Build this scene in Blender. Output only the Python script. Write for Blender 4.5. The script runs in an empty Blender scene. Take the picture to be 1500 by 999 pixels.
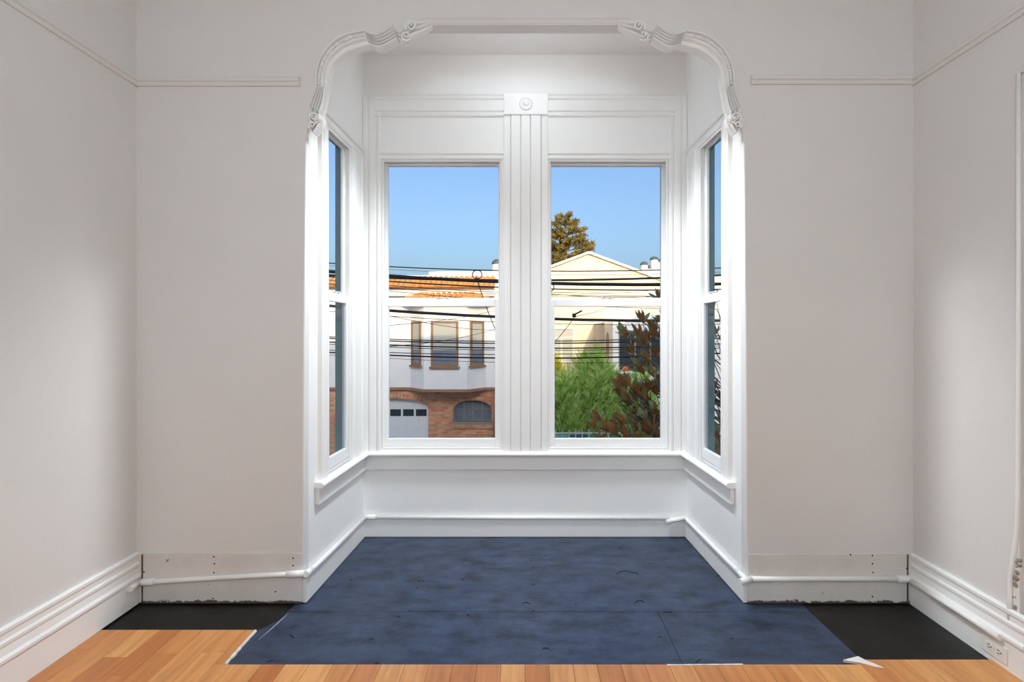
import bpy, bmesh, math, random
from mathutils import Vector, Matrix
random.seed(7)
SC = bpy.context.scene
COL = SC.collection
PI = math.pi

# ------------------------------------------------------------------ camera, sky, sun, exposure
CAMZ = 1.4
cam_d = bpy.data.cameras.new('camera')
cam_d.sensor_width = 36.0
cam_d.lens = 36.0 * 731.7 / 1500.0
cam_d.shift_x = -19.0 / 1500.0
cam_d.shift_y = -9.5 / 1500.0
cam_d.clip_start = 0.05
cam_d.clip_end = 300
cam = bpy.data.objects.new('camera', cam_d)
COL.objects.link(cam)
cam.location = (0, 0, CAMZ)
cam.rotation_euler = (PI / 2, 0, 0)
SC.camera = cam

SUN = Vector((0.15, -1.0, 0.35))            # from the scene to the sun: low, behind the house
SUN_EL = math.atan2(SUN.z, math.hypot(SUN.x, SUN.y))
world = bpy.data.worlds.new('sky')
SC.world = world
world.use_nodes = True
wt = world.node_tree
for n in list(wt.nodes):
    wt.nodes.remove(n)
sky = wt.nodes.new('ShaderNodeTexSky')
sky.sky_type = 'NISHITA'
sky.sun_disc = False
sky.sun_elevation = SUN_EL
sky.sun_rotation = math.atan2(SUN.x, SUN.y)
sky.air_density = 1.0
sky.dust_density = 6.0
sky.ozone_density = 3.6
wb = wt.nodes.new('ShaderNodeBackground')
wb.inputs['Strength'].default_value = 0.280
wo = wt.nodes.new('ShaderNodeOutputWorld')
wt.links.new(sky.outputs[0], wb.inputs[0])
wt.links.new(wb.outputs[0], wo.inputs[0])

sun_d = bpy.data.lights.new('sun', 'SUN')
sun_d.energy = 2.5
sun_d.angle = math.radians(0.6)
sun_d.color = (1.0, 0.79, 0.50)
sun = bpy.data.objects.new('sun', sun_d)
COL.objects.link(sun)
sun.location = SUN * 30
sun.rotation_euler = SUN.to_track_quat('Z', 'Y').to_euler()

FILL_GLOBE_STRENGTH = 54.0  # added globe that fills the room from behind the camera
FILL_GLOBE_COLOR = (0.76, 0.905, 1.0, 1)
BAY_FILL = 18.0  # added bay lamp, standing in for window light
BAY_FILL_SPOT = 245.0  # added spots that lift the bay's side walls
SC.view_settings.view_transform = 'Standard'
SC.view_settings.look = 'None'
SC.view_settings.exposure = 0.0
SC.view_settings.gamma = 1.0
SC.view_settings.use_curve_mapping = False
SC.cycles.use_denoising = True
SC.cycles.max_bounces = 14
SC.cycles.diffuse_bounces = 8
SC.cycles.transparent_max_bounces = 24

# ------------------------------------------------------------------ helpers: colour and materials
def lin(c):
    c = c / 255.0
    return c / 12.92 if c <= 0.04045 else ((c + 0.055) / 1.055) ** 2.4

def rgb(r, g, b):
    return (lin(r), lin(g), lin(b), 1.0)

class NT:
    def __init__(self, name):
        self.m = bpy.data.materials.new(name)
        self.m.use_nodes = True
        self.t = self.m.node_tree
        self.b = self.t.nodes['Principled BSDF']
        self.out = self.t.nodes['Material Output']
    def n(self, kind, **kw):
        nd = self.t.nodes.new(kind)
        for k, v in kw.items():
            if hasattr(nd, k) and k not in nd.inputs:
                setattr(nd, k, v)
            else:
                nd.inputs[k].default_value = v
        return nd
    def l(self, a, b):
        self.t.links.new(a, b)
    def ramp(self, fac, stops):
        r = self.t.nodes.new('ShaderNodeValToRGB')
        e = r.color_ramp.elements
        while len(e) < len(stops):
            e.new(0.5)
        for i, (p, c) in enumerate(stops):
            e[i].position = p
            e[i].color = c
        self.l(fac, r.inputs[0])
        return r
    def mapped(self, scale, coord='Position'):
        if coord == 'Position':
            src = self.n('ShaderNodeNewGeometry').outputs['Position']
        else:
            src = self.n('ShaderNodeTexCoord').outputs[coord]
        mp = self.t.nodes.new('ShaderNodeMapping')
        mp.inputs['Scale'].default_value = scale
        self.l(src, mp.inputs['Vector'])
        return mp.outputs[0]
    def noise(self, vec, scale, detail=4.0, rough=0.55):
        nd = self.n('ShaderNodeTexNoise', Scale=scale, Detail=detail, Roughness=rough)
        self.l(vec, nd.inputs['Vector'])
        return nd.outputs['Fac']
    def bump(self, h, strength, dist=0.01):
        b = self.n('ShaderNodeBump', Strength=strength, Distance=dist)
        self.l(h, b.inputs['Height'])
        self.l(b.outputs[0], self.b.inputs['Normal'])
    def set(self, **kw):
        for k, v in kw.items():
            self.b.inputs[k.replace('_', ' ')].default_value = v

MATS = {}
def plain(name, col, rough=0.6, var=0.06, scale=6.0, bump=0.0, bscale=60.0, metal=0.0, spec=0.5):
    t = NT(name)
    v = t.mapped((1, 1, 1))
    f = t.noise(v, scale)
    lo = tuple(c * (1 - var) for c in col[:3]) + (1,)
    hi = tuple(min(1, c * (1 + var)) for c in col[:3]) + (1,)
    r = t.ramp(f, [(0.3, lo), (0.7, hi)])
    t.l(r.outputs[0], t.b.inputs['Base Color'])
    t.set(Roughness=rough, Metallic=metal)
    t.b.inputs['Specular IOR Level'].default_value = spec
    if bump:
        t.bump(t.noise(v, bscale, 6), bump)
    MATS[name] = t.m
    return t.m

plain('wall_paint_dim', (0.73, 0.715, 0.70, 1), 0.75, 0.015, 3.0, 0.12, 35)  # greyer than the bay: the room side's weaker light put into the colour
plain('bay_paint_lit', (0.88, 0.875, 0.865, 1), 0.6, 0.012, 3.0, 0.08, 40)  # lighter than the room walls: the bay's brighter light put into the colour
plain('trim_paint', (0.86, 0.855, 0.84, 1), 0.38, 0.012, 6.0, 0.05, 60)
plain('ceiling_paint', (0.86, 0.86, 0.85, 1), 0.8, 0.012, 3.0)
plain('sash_paint', (0.86, 0.86, 0.855, 1), 0.32, 0.01, 6.0)
plain('dark_gap', (0.03, 0.024, 0.02, 1), 0.9)
plain('ridge_paint', rgb(128, 138, 160), 0.5, 0.1)
plain('gap_brown', (0.10, 0.07, 0.05, 1), 0.9, 0.5, 30)
plain('cream_panel', (0.66, 0.63, 0.55, 1), 0.6, 0.03)
plain('teal_paint', rgb(122, 150, 152), 0.55, 0.06)
plain('lock_metal', rgb(205, 203, 196), 0.35, 0.03, metal=0.2)
plain('outlet_plastic', rgb(232, 230, 224), 0.35, 0.01)
plain('underlay', rgb(226, 224, 220), 0.8, 0.05, 30)
plain('plaster_break', rgb(150, 138, 125), 0.95, 0.3, 60, 0.6, 80)

def mat_stained():
    t = NT('stained_board')
    v = t.mapped((1, 1, 1))
    base = t.ramp(t.noise(v, 5), [(0.3, (0.66, 0.63, 0.59, 1)), (0.7, (0.74, 0.72, 0.69, 1))])
    # dirt clinging to the very bottom of the board and a few scuffs
    sp = t.n('ShaderNodeSeparateXYZ')
    t.l(t.n('ShaderNodeNewGeometry').outputs['Position'], sp.inputs[0])
    mr = t.n('ShaderNodeMapRange')
    mr.inputs['From Min'].default_value = 0.0
    mr.inputs['From Max'].default_value = 0.028
    mr.inputs['To Min'].default_value = 0.40
    mr.inputs['To Max'].default_value = 0.0
    t.l(sp.outputs['Z'], mr.inputs['Value'])
    ad = t.n('ShaderNodeMath', operation='ADD')
    t.l(mr.outputs[0], ad.inputs[0])
    t.l(t.noise(v, 16, 8, 0.7), ad.inputs[1])
    mask = t.ramp(ad.outputs[0], [(0.655, (0, 0, 0, 1)), (0.72, (1, 1, 1, 1))])
    mx = t.n('ShaderNodeMixRGB')
    t.l(mask.outputs[0], mx.inputs['Fac'])
    t.l(base.outputs[0], mx.inputs[1])
    mx.inputs[2].default_value = (0.10, 0.075, 0.055, 1)
    t.l(mx.outputs[0], t.b.inputs['Base Color'])
    t.set(Roughness=0.7)
    t.bump(t.noise(v, 40, 6), 0.25)
    MATS['stained_board'] = t.m
mat_stained()

def mat_glass():
    t = NT('window_glass')
    t.t.nodes.remove(t.b)
    tr = t.n('ShaderNodeBsdfTransparent')
    tr.inputs[0].default_value = (0.975, 0.985, 0.985, 1)
    gl = t.n('ShaderNodeBsdfGlossy')
    gl.inputs['Roughness'].default_value = 0.0
    fr = t.n('ShaderNodeFresnel')
    fr.inputs['IOR'].default_value = 1.18
    v = t.mapped((1, 1, 1))
    bp = t.n('ShaderNodeBump', Strength=0.02, Distance=0.01)
    t.l(t.noise(v, 3.0), bp.inputs['Height'])
    t.l(bp.outputs[0], gl.inputs['Normal'])
    mx = t.n('ShaderNodeMixShader')
    inv = t.n('ShaderNodeMath', operation='SUBTRACT')      # only the outer skin of the 3 mm sheet reflects
    inv.inputs[0].default_value = 1.0
    t.l(t.n('ShaderNodeNewGeometry').outputs['Backfacing'], inv.inputs[1])
    mul_ = t.n('ShaderNodeMath', operation='MULTIPLY')
    t.l(fr.outputs[0], mul_.inputs[0])
    t.l(inv.outputs[0], mul_.inputs[1])
    t.l(mul_.outputs[0], mx.inputs[0])
    t.l(tr.outputs[0], mx.inputs[1])
    t.l(gl.outputs[0], mx.inputs[2])
    t.l(mx.outputs[0], t.out.inputs[0])
    MATS['window_glass'] = t.m
mat_glass()

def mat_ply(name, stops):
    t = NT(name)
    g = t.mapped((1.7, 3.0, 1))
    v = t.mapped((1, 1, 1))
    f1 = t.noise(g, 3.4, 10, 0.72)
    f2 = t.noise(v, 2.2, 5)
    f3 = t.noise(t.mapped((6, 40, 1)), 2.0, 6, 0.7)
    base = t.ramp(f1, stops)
    t.l(base.outputs[0], t.b.inputs['Base Color'])
    rr = t.n('ShaderNodeMapRange')
    rr.inputs['From Min'].default_value = 0.3
    rr.inputs['From Max'].default_value = 0.7
    rr.inputs['To Min'].default_value = 0.30
    rr.inputs['To Max'].default_value = 0.50
    t.l(f2, rr.inputs['Value'])
    t.l(rr.outputs[0], t.b.inputs['Roughness'])
    t.set(IOR=1.6)
    ad = t.n('ShaderNodeMath', operation='ADD')
    t.l(f1, ad.inputs[0])
    t.l(f3, ad.inputs[1])
    t.bump(ad.outputs[0], 0.18, 0.006)
    MATS[name] = t.m
mat_ply('sky_tinted_plywood', [(0.34, (0.006, 0.010, 0.022, 1)), (0.48, (0.022, 0.037, 0.074, 1)), (0.66, (0.038, 0.063, 0.120, 1))])  # blue of the reflected sky put into the black floor's base colour
MATS['sky_tinted_plywood'].node_tree.nodes['Principled BSDF'].inputs['Specular IOR Level'].default_value = 0.38
mat_ply('black_plywood', [(0.32, (0.005, 0.0045, 0.004, 1)), (0.6, (0.010, 0.009, 0.008, 1))])
MATS['black_plywood'].node_tree.nodes['Principled BSDF'].inputs['Specular IOR Level'].default_value = 0.2
plain('gouge_black', (0.004, 0.004, 0.005, 1), 0.9)

def mat_laminate():
    t = NT('laminate_wood')
    oi = t.n('ShaderNodeObjectInfo')
    v = t.mapped((9, 0.9, 1))
    off = t.n('ShaderNodeVectorMath', operation='ADD')
    t.l(v, off.inputs[0])
    mu = t.n('ShaderNodeMath', operation='MULTIPLY')
    t.l(oi.outputs['Random'], mu.inputs[0])
    mu.inputs[1].default_value = 37.0
    t.l(mu.outputs[0], off.inputs[1])
    gr = t.noise(off.outputs[0], 4.0, 7, 0.6)
    tone = t.ramp(oi.outputs['Random'], [(0.0, rgb(186, 112, 56)), (0.35, rgb(206, 138, 76)), (0.7, rgb(222, 160, 96)), (1.0, rgb(196, 122, 64))])
    dk = t.ramp(gr, [(0.3, (0.74, 0.68, 0.62, 1)), (0.62, (1, 1, 1, 1))])
    mx = t.n('ShaderNodeMixRGB', blend_type='MULTIPLY')
    mx.inputs['Fac'].default_value = 1.0
    t.l(tone.outputs[0], mx.inputs[1])
    t.l(dk.outputs[0], mx.inputs[2])
    t.l(mx.outputs[0], t.b.inputs['Base Color'])
    t.set(Roughness=0.36, IOR=1.6)
    MATS['laminate_wood'] = t.m
mat_laminate()

# ------------------------------------------------------------------ helpers: mesh building
class MB:
    """collects shapes in world coordinates, then links them as ONE mesh object"""
    def __init__(self):
        self.bm = bmesh.new()
        self.mi = 0
    def face(self, pts, smooth=False):
        try:
            f = self.bm.faces.new([self.bm.verts.new(p) for p in pts])
            f.material_index = self.mi
            f.smooth = smooth
        except ValueError:
            pass
    def hexa(self, c):          # 8 corners: bottom ring 0-3, top ring 4-7
        vs = [self.bm.verts.new(p) for p in c]
        for q in ((3, 2, 1, 0), (4, 5, 6, 7), (0, 1, 5, 4), (1, 2, 6, 5), (2, 3, 7, 6), (3, 0, 4, 7)):
            f = self.bm.faces.new([vs[i] for i in q])
            f.material_index = self.mi
        return self
    def box(self, x0, x1, y0, y1, z0, z1, fr=None):
        c = [(x0, y0, z0), (x1, y0, z0), (x1, y1, z0), (x0, y1, z0), (x0, y0, z1), (x1, y0, z1), (x1, y1, z1), (x0, y1, z1)]
        if fr:
            c = [fr(*p) for p in c]
        return self.hexa(c)
    def loft(self, rings, closed=True, caps=True, smooth=False):
        R = [[self.bm.verts.new(p) for p in r] for r in rings]
        n = len(R[0])
        for a, b in zip(R[:-1], R[1:]):
            for i in range(n if closed else n - 1):
                j = (i + 1) % n
                try:
                    f = self.bm.faces.new((a[i], a[j], b[j], b[i]))
                    f.material_index = self.mi
                    f.smooth = smooth
                except ValueError:
                    pass
        if caps and closed:
            for r in (R[0][::-1], R[-1]):
                try:
                    f = self.bm.faces.new(r)
                    f.material_index = self.mi
                except ValueError:
                    pass
        return self
    def tube(self, pts, rad, seg=8, smooth=True):
        pts = [Vector(p) for p in pts]
        n = len(pts)
        rads = rad if isinstance(rad, (list, tuple)) else [rad] * n
        rings = []
        up = None
        for i, p in enumerate(pts):
            d = (pts[min(i + 1, n - 1)] - pts[max(i - 1, 0)])
            d = d.normalized() if d.length > 1e-9 else Vector((0, 0, 1))
            if up is None:
                up = Vector((0, 0, 1)) if abs(d.z) < 0.9 else Vector((1, 0, 0))
            a = d.cross(up)
            if a.length < 1e-6:
                a = d.cross(Vector((0, 1, 0)))
            a.normalize()
            b = a.cross(d).normalized()
            up = b
            rings.append([p + (a * math.cos(2 * PI * k / seg) + b * math.sin(2 * PI * k / seg)) * rads[i] for k in range(seg)])
        return self.loft(rings, smooth=smooth)
    def lathe(self, c, prof, axis=(0, 0, 1), seg=20, smooth=True):
        ax = Vector(axis).normalized()
        q = Vector((0, 0, 1)).rotation_difference(ax)
        c = Vector(c)
        rings = [[c + q @ Vector((r * math.cos(2 * PI * k / seg), r * math.sin(2 * PI * k / seg), h)) for k in range(seg)] for r, h in prof]
        return self.loft(rings, smooth=smooth)
    def ball(self, c, r, seg=10, sq=(1, 1, 1)):
        c = Vector(c)
        rings = []
        for i in range(seg // 2 + 1):
            a = PI * i / (seg // 2)
            rr = max(math.sin(a), 0.02)
            rings.append([c + Vector((rr * math.cos(2 * PI * k / seg) * r * sq[0], rr * math.sin(2 * PI * k / seg) * r * sq[1], -math.cos(a) * r * sq[2])) for k in range(seg)])
        return self.loft(rings, smooth=True)
    def prism(self, poly, fn, d0, d1):
        """poly of 2-D points; fn(u, v, d) -> world"""
        a = [fn(u, v, d0) for u, v in poly]
        b = [fn(u, v, d1) for u, v in poly]
        return self.loft([a, b])
    def plate(self, outer, holes, fn, d0, d1):
        """polygon with holes, given thickness"""
        tmp = bmesh.new()
        edges = []
        for lp in [outer] + holes:
            vs = [tmp.verts.new((u, v, 0)) for u, v in lp]
            for i in range(len(vs)):
                edges.append(tmp.edges.new((vs[i], vs[(i + 1) % len(vs)])))
        bmesh.ops.triangle_fill(tmp, edges=edges, use_beauty=True)
        tris = [[(v.co.x, v.co.y) for v in f.verts] for f in tmp.faces]
        tmp.free()
        for t in tris:
            self.face([fn(u, v, d0) for u, v in t])
            self.face([fn(u, v, d1) for u, v in reversed(t)])
        for lp in [outer] + holes:
            for i in range(len(lp)):
                p, q = lp[i], lp[(i + 1) % len(lp)]
                self.face([fn(p[0], p[1], d0), fn(q[0], q[1], d0), fn(q[0], q[1], d1), fn(p[0], p[1], d1)])
        return self
    def build(self, name, mat, parent=None, bevel=0.0, bseg=2, merge=False):
        bm = self.bm
        if merge:
            bmesh.ops.remove_doubles(bm, verts=bm.verts, dist=1e-5)
        bmesh.ops.recalc_face_normals(bm, faces=bm.faces)
        xs = [v.co.x for v in bm.verts]; ys = [v.co.y for v in bm.verts]; zs = [v.co.z for v in bm.verts]
        o = Vector(((min(xs) + max(xs)) / 2, (min(ys) + max(ys)) / 2, min(zs)))
        bmesh.ops.translate(bm, verts=bm.verts, vec=-o)
        me = bpy.data.meshes.new(name)
        bm.to_mesh(me)
        bm.free()
        for mname in (mat if isinstance(mat, (list, tuple)) else [mat]):
            me.materials.append(MATS[mname])
        ob = bpy.data.objects.new(name, me)
        COL.objects.link(ob)
        put(ob, o, parent)
        if bevel:
            md = ob.modifiers.new('bevel', 'BEVEL')
            md.width = bevel
            md.segments = bseg
            md.limit_method = 'ANGLE'
            md.angle_limit = math.radians(40)
        return ob

WLOC = {}
def put(ob, world_loc, parent=None):
    world_loc = Vector(world_loc)
    WLOC[ob.name] = world_loc
    if parent is not None:
        ob.parent = parent
        ob.location = world_loc - WLOC[parent.name]
    else:
        ob.location = world_loc

def tag(o, label, cat, group=None, kind=None):
    o['label'] = label
    o['category'] = cat
    if group:
        o['group'] = group
    if kind:
        o['kind'] = kind
    return o

def thing(name, loc, label, cat, group=None, kind=None):
    e = bpy.data.objects.new(name, None)
    COL.objects.link(e)
    e.empty_display_size = 0.1
    put(e, loc)
    return tag(e, label, cat, group, kind)

def copy_to(src, name, loc, parent):
    c = bpy.data.objects.new(name, src.data)
    COL.objects.link(c)
    put(c, loc, parent)
    return c

def S(o, label, cat):
    return tag(o, label, cat, kind='structure')

# ------------------------------------------------------------------ measures of the room
F = 731.7
def at(px, py, y):
    return Vector(((px - 769) * y / F, y, CAMZ - (py - 490) * y / F))
FY = 2.6            # room face of the front wall
BY = 3.466          # room face of the bay's window wall
HX = 2.022          # half width of the room
OX, BX = 1.155, 1.12   # half width of the bay at its mouth and at its window wall
CZ = 3.342
RY = -2.4           # wall behind the camera
WT = 0.06

class Frame:
    """wall frame: s along the wall, n outwards (away from the room), z up"""
    def __init__(self, o, s, n):
        self.o = Vector(o); self.s = Vector(s).normalized(); self.n = Vector(n).normalized()
    def __call__(self, s, n, z):
        return self.o + self.s * s + self.n * n + Vector((0, 0, z))
FB = Frame((0, BY, 0), (1, 0, 0), (0, 1, 0))
FL = Frame((-OX, FY, 0), (OX - BX, BY - FY, 0), (-(BY - FY), OX - BX, 0))
FR = Frame((OX, FY, 0), (-(OX - BX), BY - FY, 0), ((BY - FY), OX - BX, 0))
SL = math.hypot(BY - FY, OX - BX)

# ------------------------------------------------------------------ room shell
def arch_mid():
    half = [(444, 884), (446, 500), (449, 195), (456, 170), (462, 150), (472, 131), (474, 114), (478, 97), (488, 82), (501, 70),
            (518, 63), (540, 60), (562, 62), (584, 53), (600, 46), (620, 37)]
    return half
half = arch_mid()
fx = lambda px: (px - 769) * FY / F
fz = lambda py: CAMZ - (py - 490) * FY / F
left_pts = [(fx(a), fz(b)) for a, b in half]
left_pts[0] = (left_pts[0][0], 0.0)
right_pts = [(-u, v) for u, v in left_pts][::-1]
poly = [(-HX - 0.15, 0)] + left_pts + right_pts + [(HX + 0.15, 0), (HX + 0.15, CZ), (-HX - 0.15, CZ)]
m = MB()
m.loft([[Vector((u, FY, v)) for u, v in poly], [Vector((u, FY + WT, v)) for u, v in poly]])
wall_front = S(m.build('wall_front', 'wall_paint_dim', bevel=0.008, bseg=3), 'warm off-white plaster wall pierced by the arched mouth of the bay', 'wall')

m = MB()
m.box(-HX - 0.15, -HX, RY, FY, 0, CZ)
S(m.build('wall_left', 'wall_paint_dim'), 'off-white plaster side wall without an outlet, left of the bay', 'wall')
# right wall: its plaster ends at a beaded edge with a recessed panel beyond
ey, etop = 2.042, 2.467
m = MB()
m.box(HX, HX + 0.15, ey, FY, 0, CZ)
m.box(HX, HX + 0.15, 0.6, ey, etop, CZ)
m.box(HX, HX + 0.15, RY, 0.6, 0, CZ)
m.box(HX + 0.03, HX + 0.15, 0.6, ey, 0, etop)
wall_right = S(m.build('wall_right', 'wall_paint_dim'), 'off-white plaster side wall with a beaded plaster edge and an outlet', 'wall')
m = MB()
m.box(HX + 0.022, HX + 0.03, 0.62, ey - 0.012, 0.16, etop - 0.012)
m.build('recessed_panel', 'cream_panel', wall_right)
m = MB()
pts = [(HX - 0.002, ey + 0.002, etop), (HX - 0.002, ey + 0.002, 1.4), (HX - 0.002, ey + 0.004, 0.78), (HX - 0.002, ey + 0.008, 0.60), (HX - 0.003, ey + 0.022, 0.48), (HX - 0.004, ey + 0.034, 0.40), (HX - 0.006, ey + 0.036, 0.30), (HX - 0.006, ey + 0.034, 0.20)]
m.tube(pts, 0.009, 8)
m.build('plaster_bead', 'trim_paint', wall_right)
m = MB()
for k in range(26):
    z = 0.16 + 0.36 * random.random()
    m.ball((HX + 0.004, ey + 0.012 * random.random() - 0.002 + max(0, 0.02 - abs(z - 0.3) * 0.1), z), 0.006 + 0.006 * random.random(), 6)
m.build('broken_plaster', 'plaster_break', wall_right)
m = MB()
m.box(-HX - 0.15, HX + 0.15, RY - 0.15, RY, 0, CZ)
S(m.build('wall_back', 'wall_paint_dim'), 'off-white plaster wall facing the bay across the room', 'wall')
m = MB()
m.box(-HX - 0.15, HX + 0.15, RY - 0.15, FY + WT, CZ, CZ + 0.12)
S(m.build('ceiling', 'ceiling_paint'), 'white plaster ceiling of the main room', 'ceiling')
m = MB()
m.box(-1.4, 1.4, FY + WT, BY + 0.17, CZ, CZ + 0.12)
S(m.build('ceiling_bay', 'ceiling_paint'), 'white plaster ceiling inside the window bay', 'ceiling')

Z0, Z1 = 0.60, 2.62          # window openings of the bay's front
m = MB()
fn = lambda u, v, d: FB(u, d, v)
m.plate([(-BX - 0.09, -0.02), (BX + 0.09, -0.02), (BX + 0.09, CZ), (-BX - 0.09, CZ)],
        [[(-1.0, Z0), (-0.155, Z0), (-0.155, Z1), (-1.0, Z1)], [(0.155, Z0), (1.0, Z0), (1.0, Z1), (0.155, Z1)]], fn, 0, 0.16)
S(m.build('wall_bay_front', 'bay_paint_lit'), 'white wall of the bay holding the two wide windows', 'wall')
SO0, SO1, SZ1 = 0.255, 0.60, 2.60
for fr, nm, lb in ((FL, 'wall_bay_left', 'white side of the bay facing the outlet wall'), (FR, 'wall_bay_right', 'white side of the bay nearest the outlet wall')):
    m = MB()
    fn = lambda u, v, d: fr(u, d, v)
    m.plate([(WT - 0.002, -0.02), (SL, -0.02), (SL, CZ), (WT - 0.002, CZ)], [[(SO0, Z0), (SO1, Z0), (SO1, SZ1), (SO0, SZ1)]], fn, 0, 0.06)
    S(m.build(nm, 'bay_paint_lit'), lb + ', with a narrow window', 'wall')

# ------------------------------------------------------------------ floor: plywood panels and laminate strips
m = MB()
m.box(-HX - 0.15, HX + 0.15, RY - 0.15, FY + 0.02, -0.12, -0.006)
m.box(-OX - 0.1, OX + 0.1, FY + 0.02, BY + 0.1, -0.12, -0.006)
floor = S(m.build('floor', 'dark_gap'), 'floor of black-painted plywood panels edged by orange wood laminate', 'floor')
def slab(poly, name, mat, z0, z1, parent):
    m = MB()
    m.prism(poly, lambda u, v, d: Vector((u, v, d)), z0, z1)
    return m.build(name, mat, parent)
g = 0.0012
bxa = lambda y: OX - (y - FY) * (OX - BX) / (BY - FY)
yb = BY - 0.003
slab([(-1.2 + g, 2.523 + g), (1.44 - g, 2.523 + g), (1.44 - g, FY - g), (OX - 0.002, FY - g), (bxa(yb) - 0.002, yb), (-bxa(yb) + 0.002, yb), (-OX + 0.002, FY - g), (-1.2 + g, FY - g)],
     'plywood_panel', 'sky_tinted_plywood', -0.006, 0.0, floor)
slab([(-1.272, 2.110), (0.668 - g, 2.102), (0.672 - g, 2.523 - g), (-1.2 + g, 2.523 - g), (-1.2 + g, 2.46), (-1.272, 2.35)], 'plywood_panel', 'sky_tinted_plywood', -0.006, 0.0, floor)
slab([(0.668 + g, 2.102), (1.448 - g, 2.128), (1.44 - g, 2.523 - g), (0.672 + g, 2.523 - g)], 'plywood_panel', 'sky_tinted_plywood', -0.006, 0.0, floor)
slab([(1.448 + g, 2.14), (HX - 0.004, 2.14), (HX - 0.004, FY - g), (1.44 + g, FY - g)], 'plywood_panel', 'black_plywood', -0.006, -0.001, floor)
slab([(-HX + 0.004, 2.35), (-1.272 - g, 2.35), (-1.2 - g, 2.46), (-1.2 - g, FY - g), (-HX + 0.004, FY - g)], 'plywood_panel', 'black_plywood', -0.006, -0.001, floor)

# laminate: individual strips where the photograph shows them, one joined field behind
W = 0.100
cols = int(round(2 * HX / W))
W = 2 * HX / cols
rest = MB()
LZ = 0.008
for c in range(cols):
    x0, x1 = -HX + c * W, -HX + (c + 1) * W
    xm = (x0 + x1) / 2
    if xm < -1.262:
        yend = 2.355
    elif xm < 1.45:
        yend = 2.108
    else:
        yend = 2.14
    y1 = yend
    first = True
    while y1 > RY:
        ln = (0.14 + 0.34 * random.random()) if first else (0.35 + 0.25 * random.random())
        y0 = max(RY, y1 - ln)
        a0, a1 = x0 + 0.0005, x1 - 0.0005
        if x0 < -1.272 < x1 and y1 > 2.12:
            y0 = 2.108
            a1 = -1.272
        if y1 > 1.55:
            mm = MB()
            mm.box(max(a0, -HX + 0.003), min(a1, HX - 0.003), y0 + 0.0005, y1, -0.006, LZ)
            mm.build('laminate_strip', 'laminate_wood', floor, bevel=0.0008, bseg=1)
        else:
            rest.box(max(a0, -HX + 0.003), min(a1, HX - 0.003), y0 + 0.0005, y1, -0.006, LZ)
        y1 = y0
        first = False
o = rest.build('laminate_field', 'laminate_wood', floor)
o['kind'] = 'stuff'
# torn pale underlay along the cut edge
for (x0, y0, x1, y1, w) in ((-1.270, 2.355, -1.268, 2.115, 0.005), (0.60, 2.105, 0.92, 2.109, 0.004)):
    m = MB()
    n = 14
    rr = []
    for k in range(n + 1):
        t = k / n
        x, y = x0 + (x1 - x0) * t, y0 + (y1 - y0) * t
        ww = w * (0.5 + random.random())
        d = Vector((x1 - x0, y1 - y0, 0)).normalized()
        q = Vector((-d.y, d.x, 0))
        p = Vector((x, y, 0))
        rr.append([p - q * ww + Vector((0, 0, 0.0005)), p + q * ww + Vector((0, 0, 0.0005)), p + q * ww * 0.6 + Vector((0, 0, 0.0088)), p - q * ww * 0.6 + Vector((0, 0, 0.0088))])
    m.loft(rr)
    m.build('underlay_edge', 'underlay', floor)
m = MB()
m.prism([(1.36, 2.135), (1.44, 2.160), (1.455, 2.135), (1.50, 2.085), (1.47, 2.09), (1.42, 2.118)], lambda u, v, d: Vector((u, v, d)), 0.0, 0.0095)
m.build('underlay_tear', 'underlay', floor)
# paint ridge running out of the bay's corner
m = MB()
pts = [(-1.190, 2.50), (-1.196, 2.46), (-1.202, 2.41), (-1.212, 2.35), (-1.222, 2.29)]
m.loft([[Vector((x - w, y, 0.0)), Vector((x + w, y, 0.0)), Vector((x, y, 0.002))] for (x, y), w in zip(pts, (0.001, 0.004, 0.004, 0.003, 0.001))])
m.build('paint_ridge', 'ridge_paint', floor)
# gouges, staple holes and lifted splinters in the black paint
def fpt(px, py):
    y = CAMZ * F / (py - 490)
    return Vector(((px - 769) * y / F, y, 0.0))
arcs = [[(903, 842), (907, 838), (916, 836), (926, 839), (931, 838), (935, 842)], [(930, 883), (934, 880), (940, 880), (944, 883)], [(765, 884), (771, 882), (777, 885)],
        [(424, 930), (428, 932), (431, 935)], [(390, 970), (396, 968), (402, 967)], [(795, 950), (800, 949), (804, 951)], [(1028, 824), (1033, 823), (1039, 826)], [(1048, 845), (1053, 843), (1056, 842)],
        [(906, 805), (909, 801)], [(541, 936), (547, 936)], [(598, 895), (602, 895)], [(778, 856), (784, 856)], [(676, 849), (679, 849)], [(612, 851), (615, 851)], [(513, 850), (516, 850)],
        [(780, 895), (783, 895)], [(618, 851), (620, 851)], [(582, 904), (586, 903)], [(684, 901), (688, 901)], [(843, 883), (844, 886)], [(797, 814), (802, 814)], [(965, 933), (969, 933)], [(1070, 935), (1074, 936)],
        [(780, 831), (782, 831)], [(549, 972), (556, 971)], [(1006, 972), (1010, 974)], [(972, 897), (985, 897)], [(1019, 970), (1026, 966)], [(869, 974), (874, 974)], [(610, 862), (613, 861)]]
for a in arcs:
    m = MB()
    ps = [fpt(*p) for p in a]
    n = len(ps)
    rr = []
    for k, p in enumerate(ps):
        d = (ps[min(k + 1, n - 1)] - ps[max(k - 1, 0)]).normalized()
        q = Vector((-d.y, d.x, 0))
        w = 0.004 if 0 < k < n - 1 else 0.0022
        rr.append([p - q * w - Vector((0, 0, 0.001)), p + q * w - Vector((0, 0, 0.001)), p + q * w * 0.5 + Vector((0, 0, 0.0016)), p - q * w * 0.5 + Vector((0, 0, 0.0016))])
    m.loft(rr)
    m.build('gouge', 'gouge_black', floor)

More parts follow.
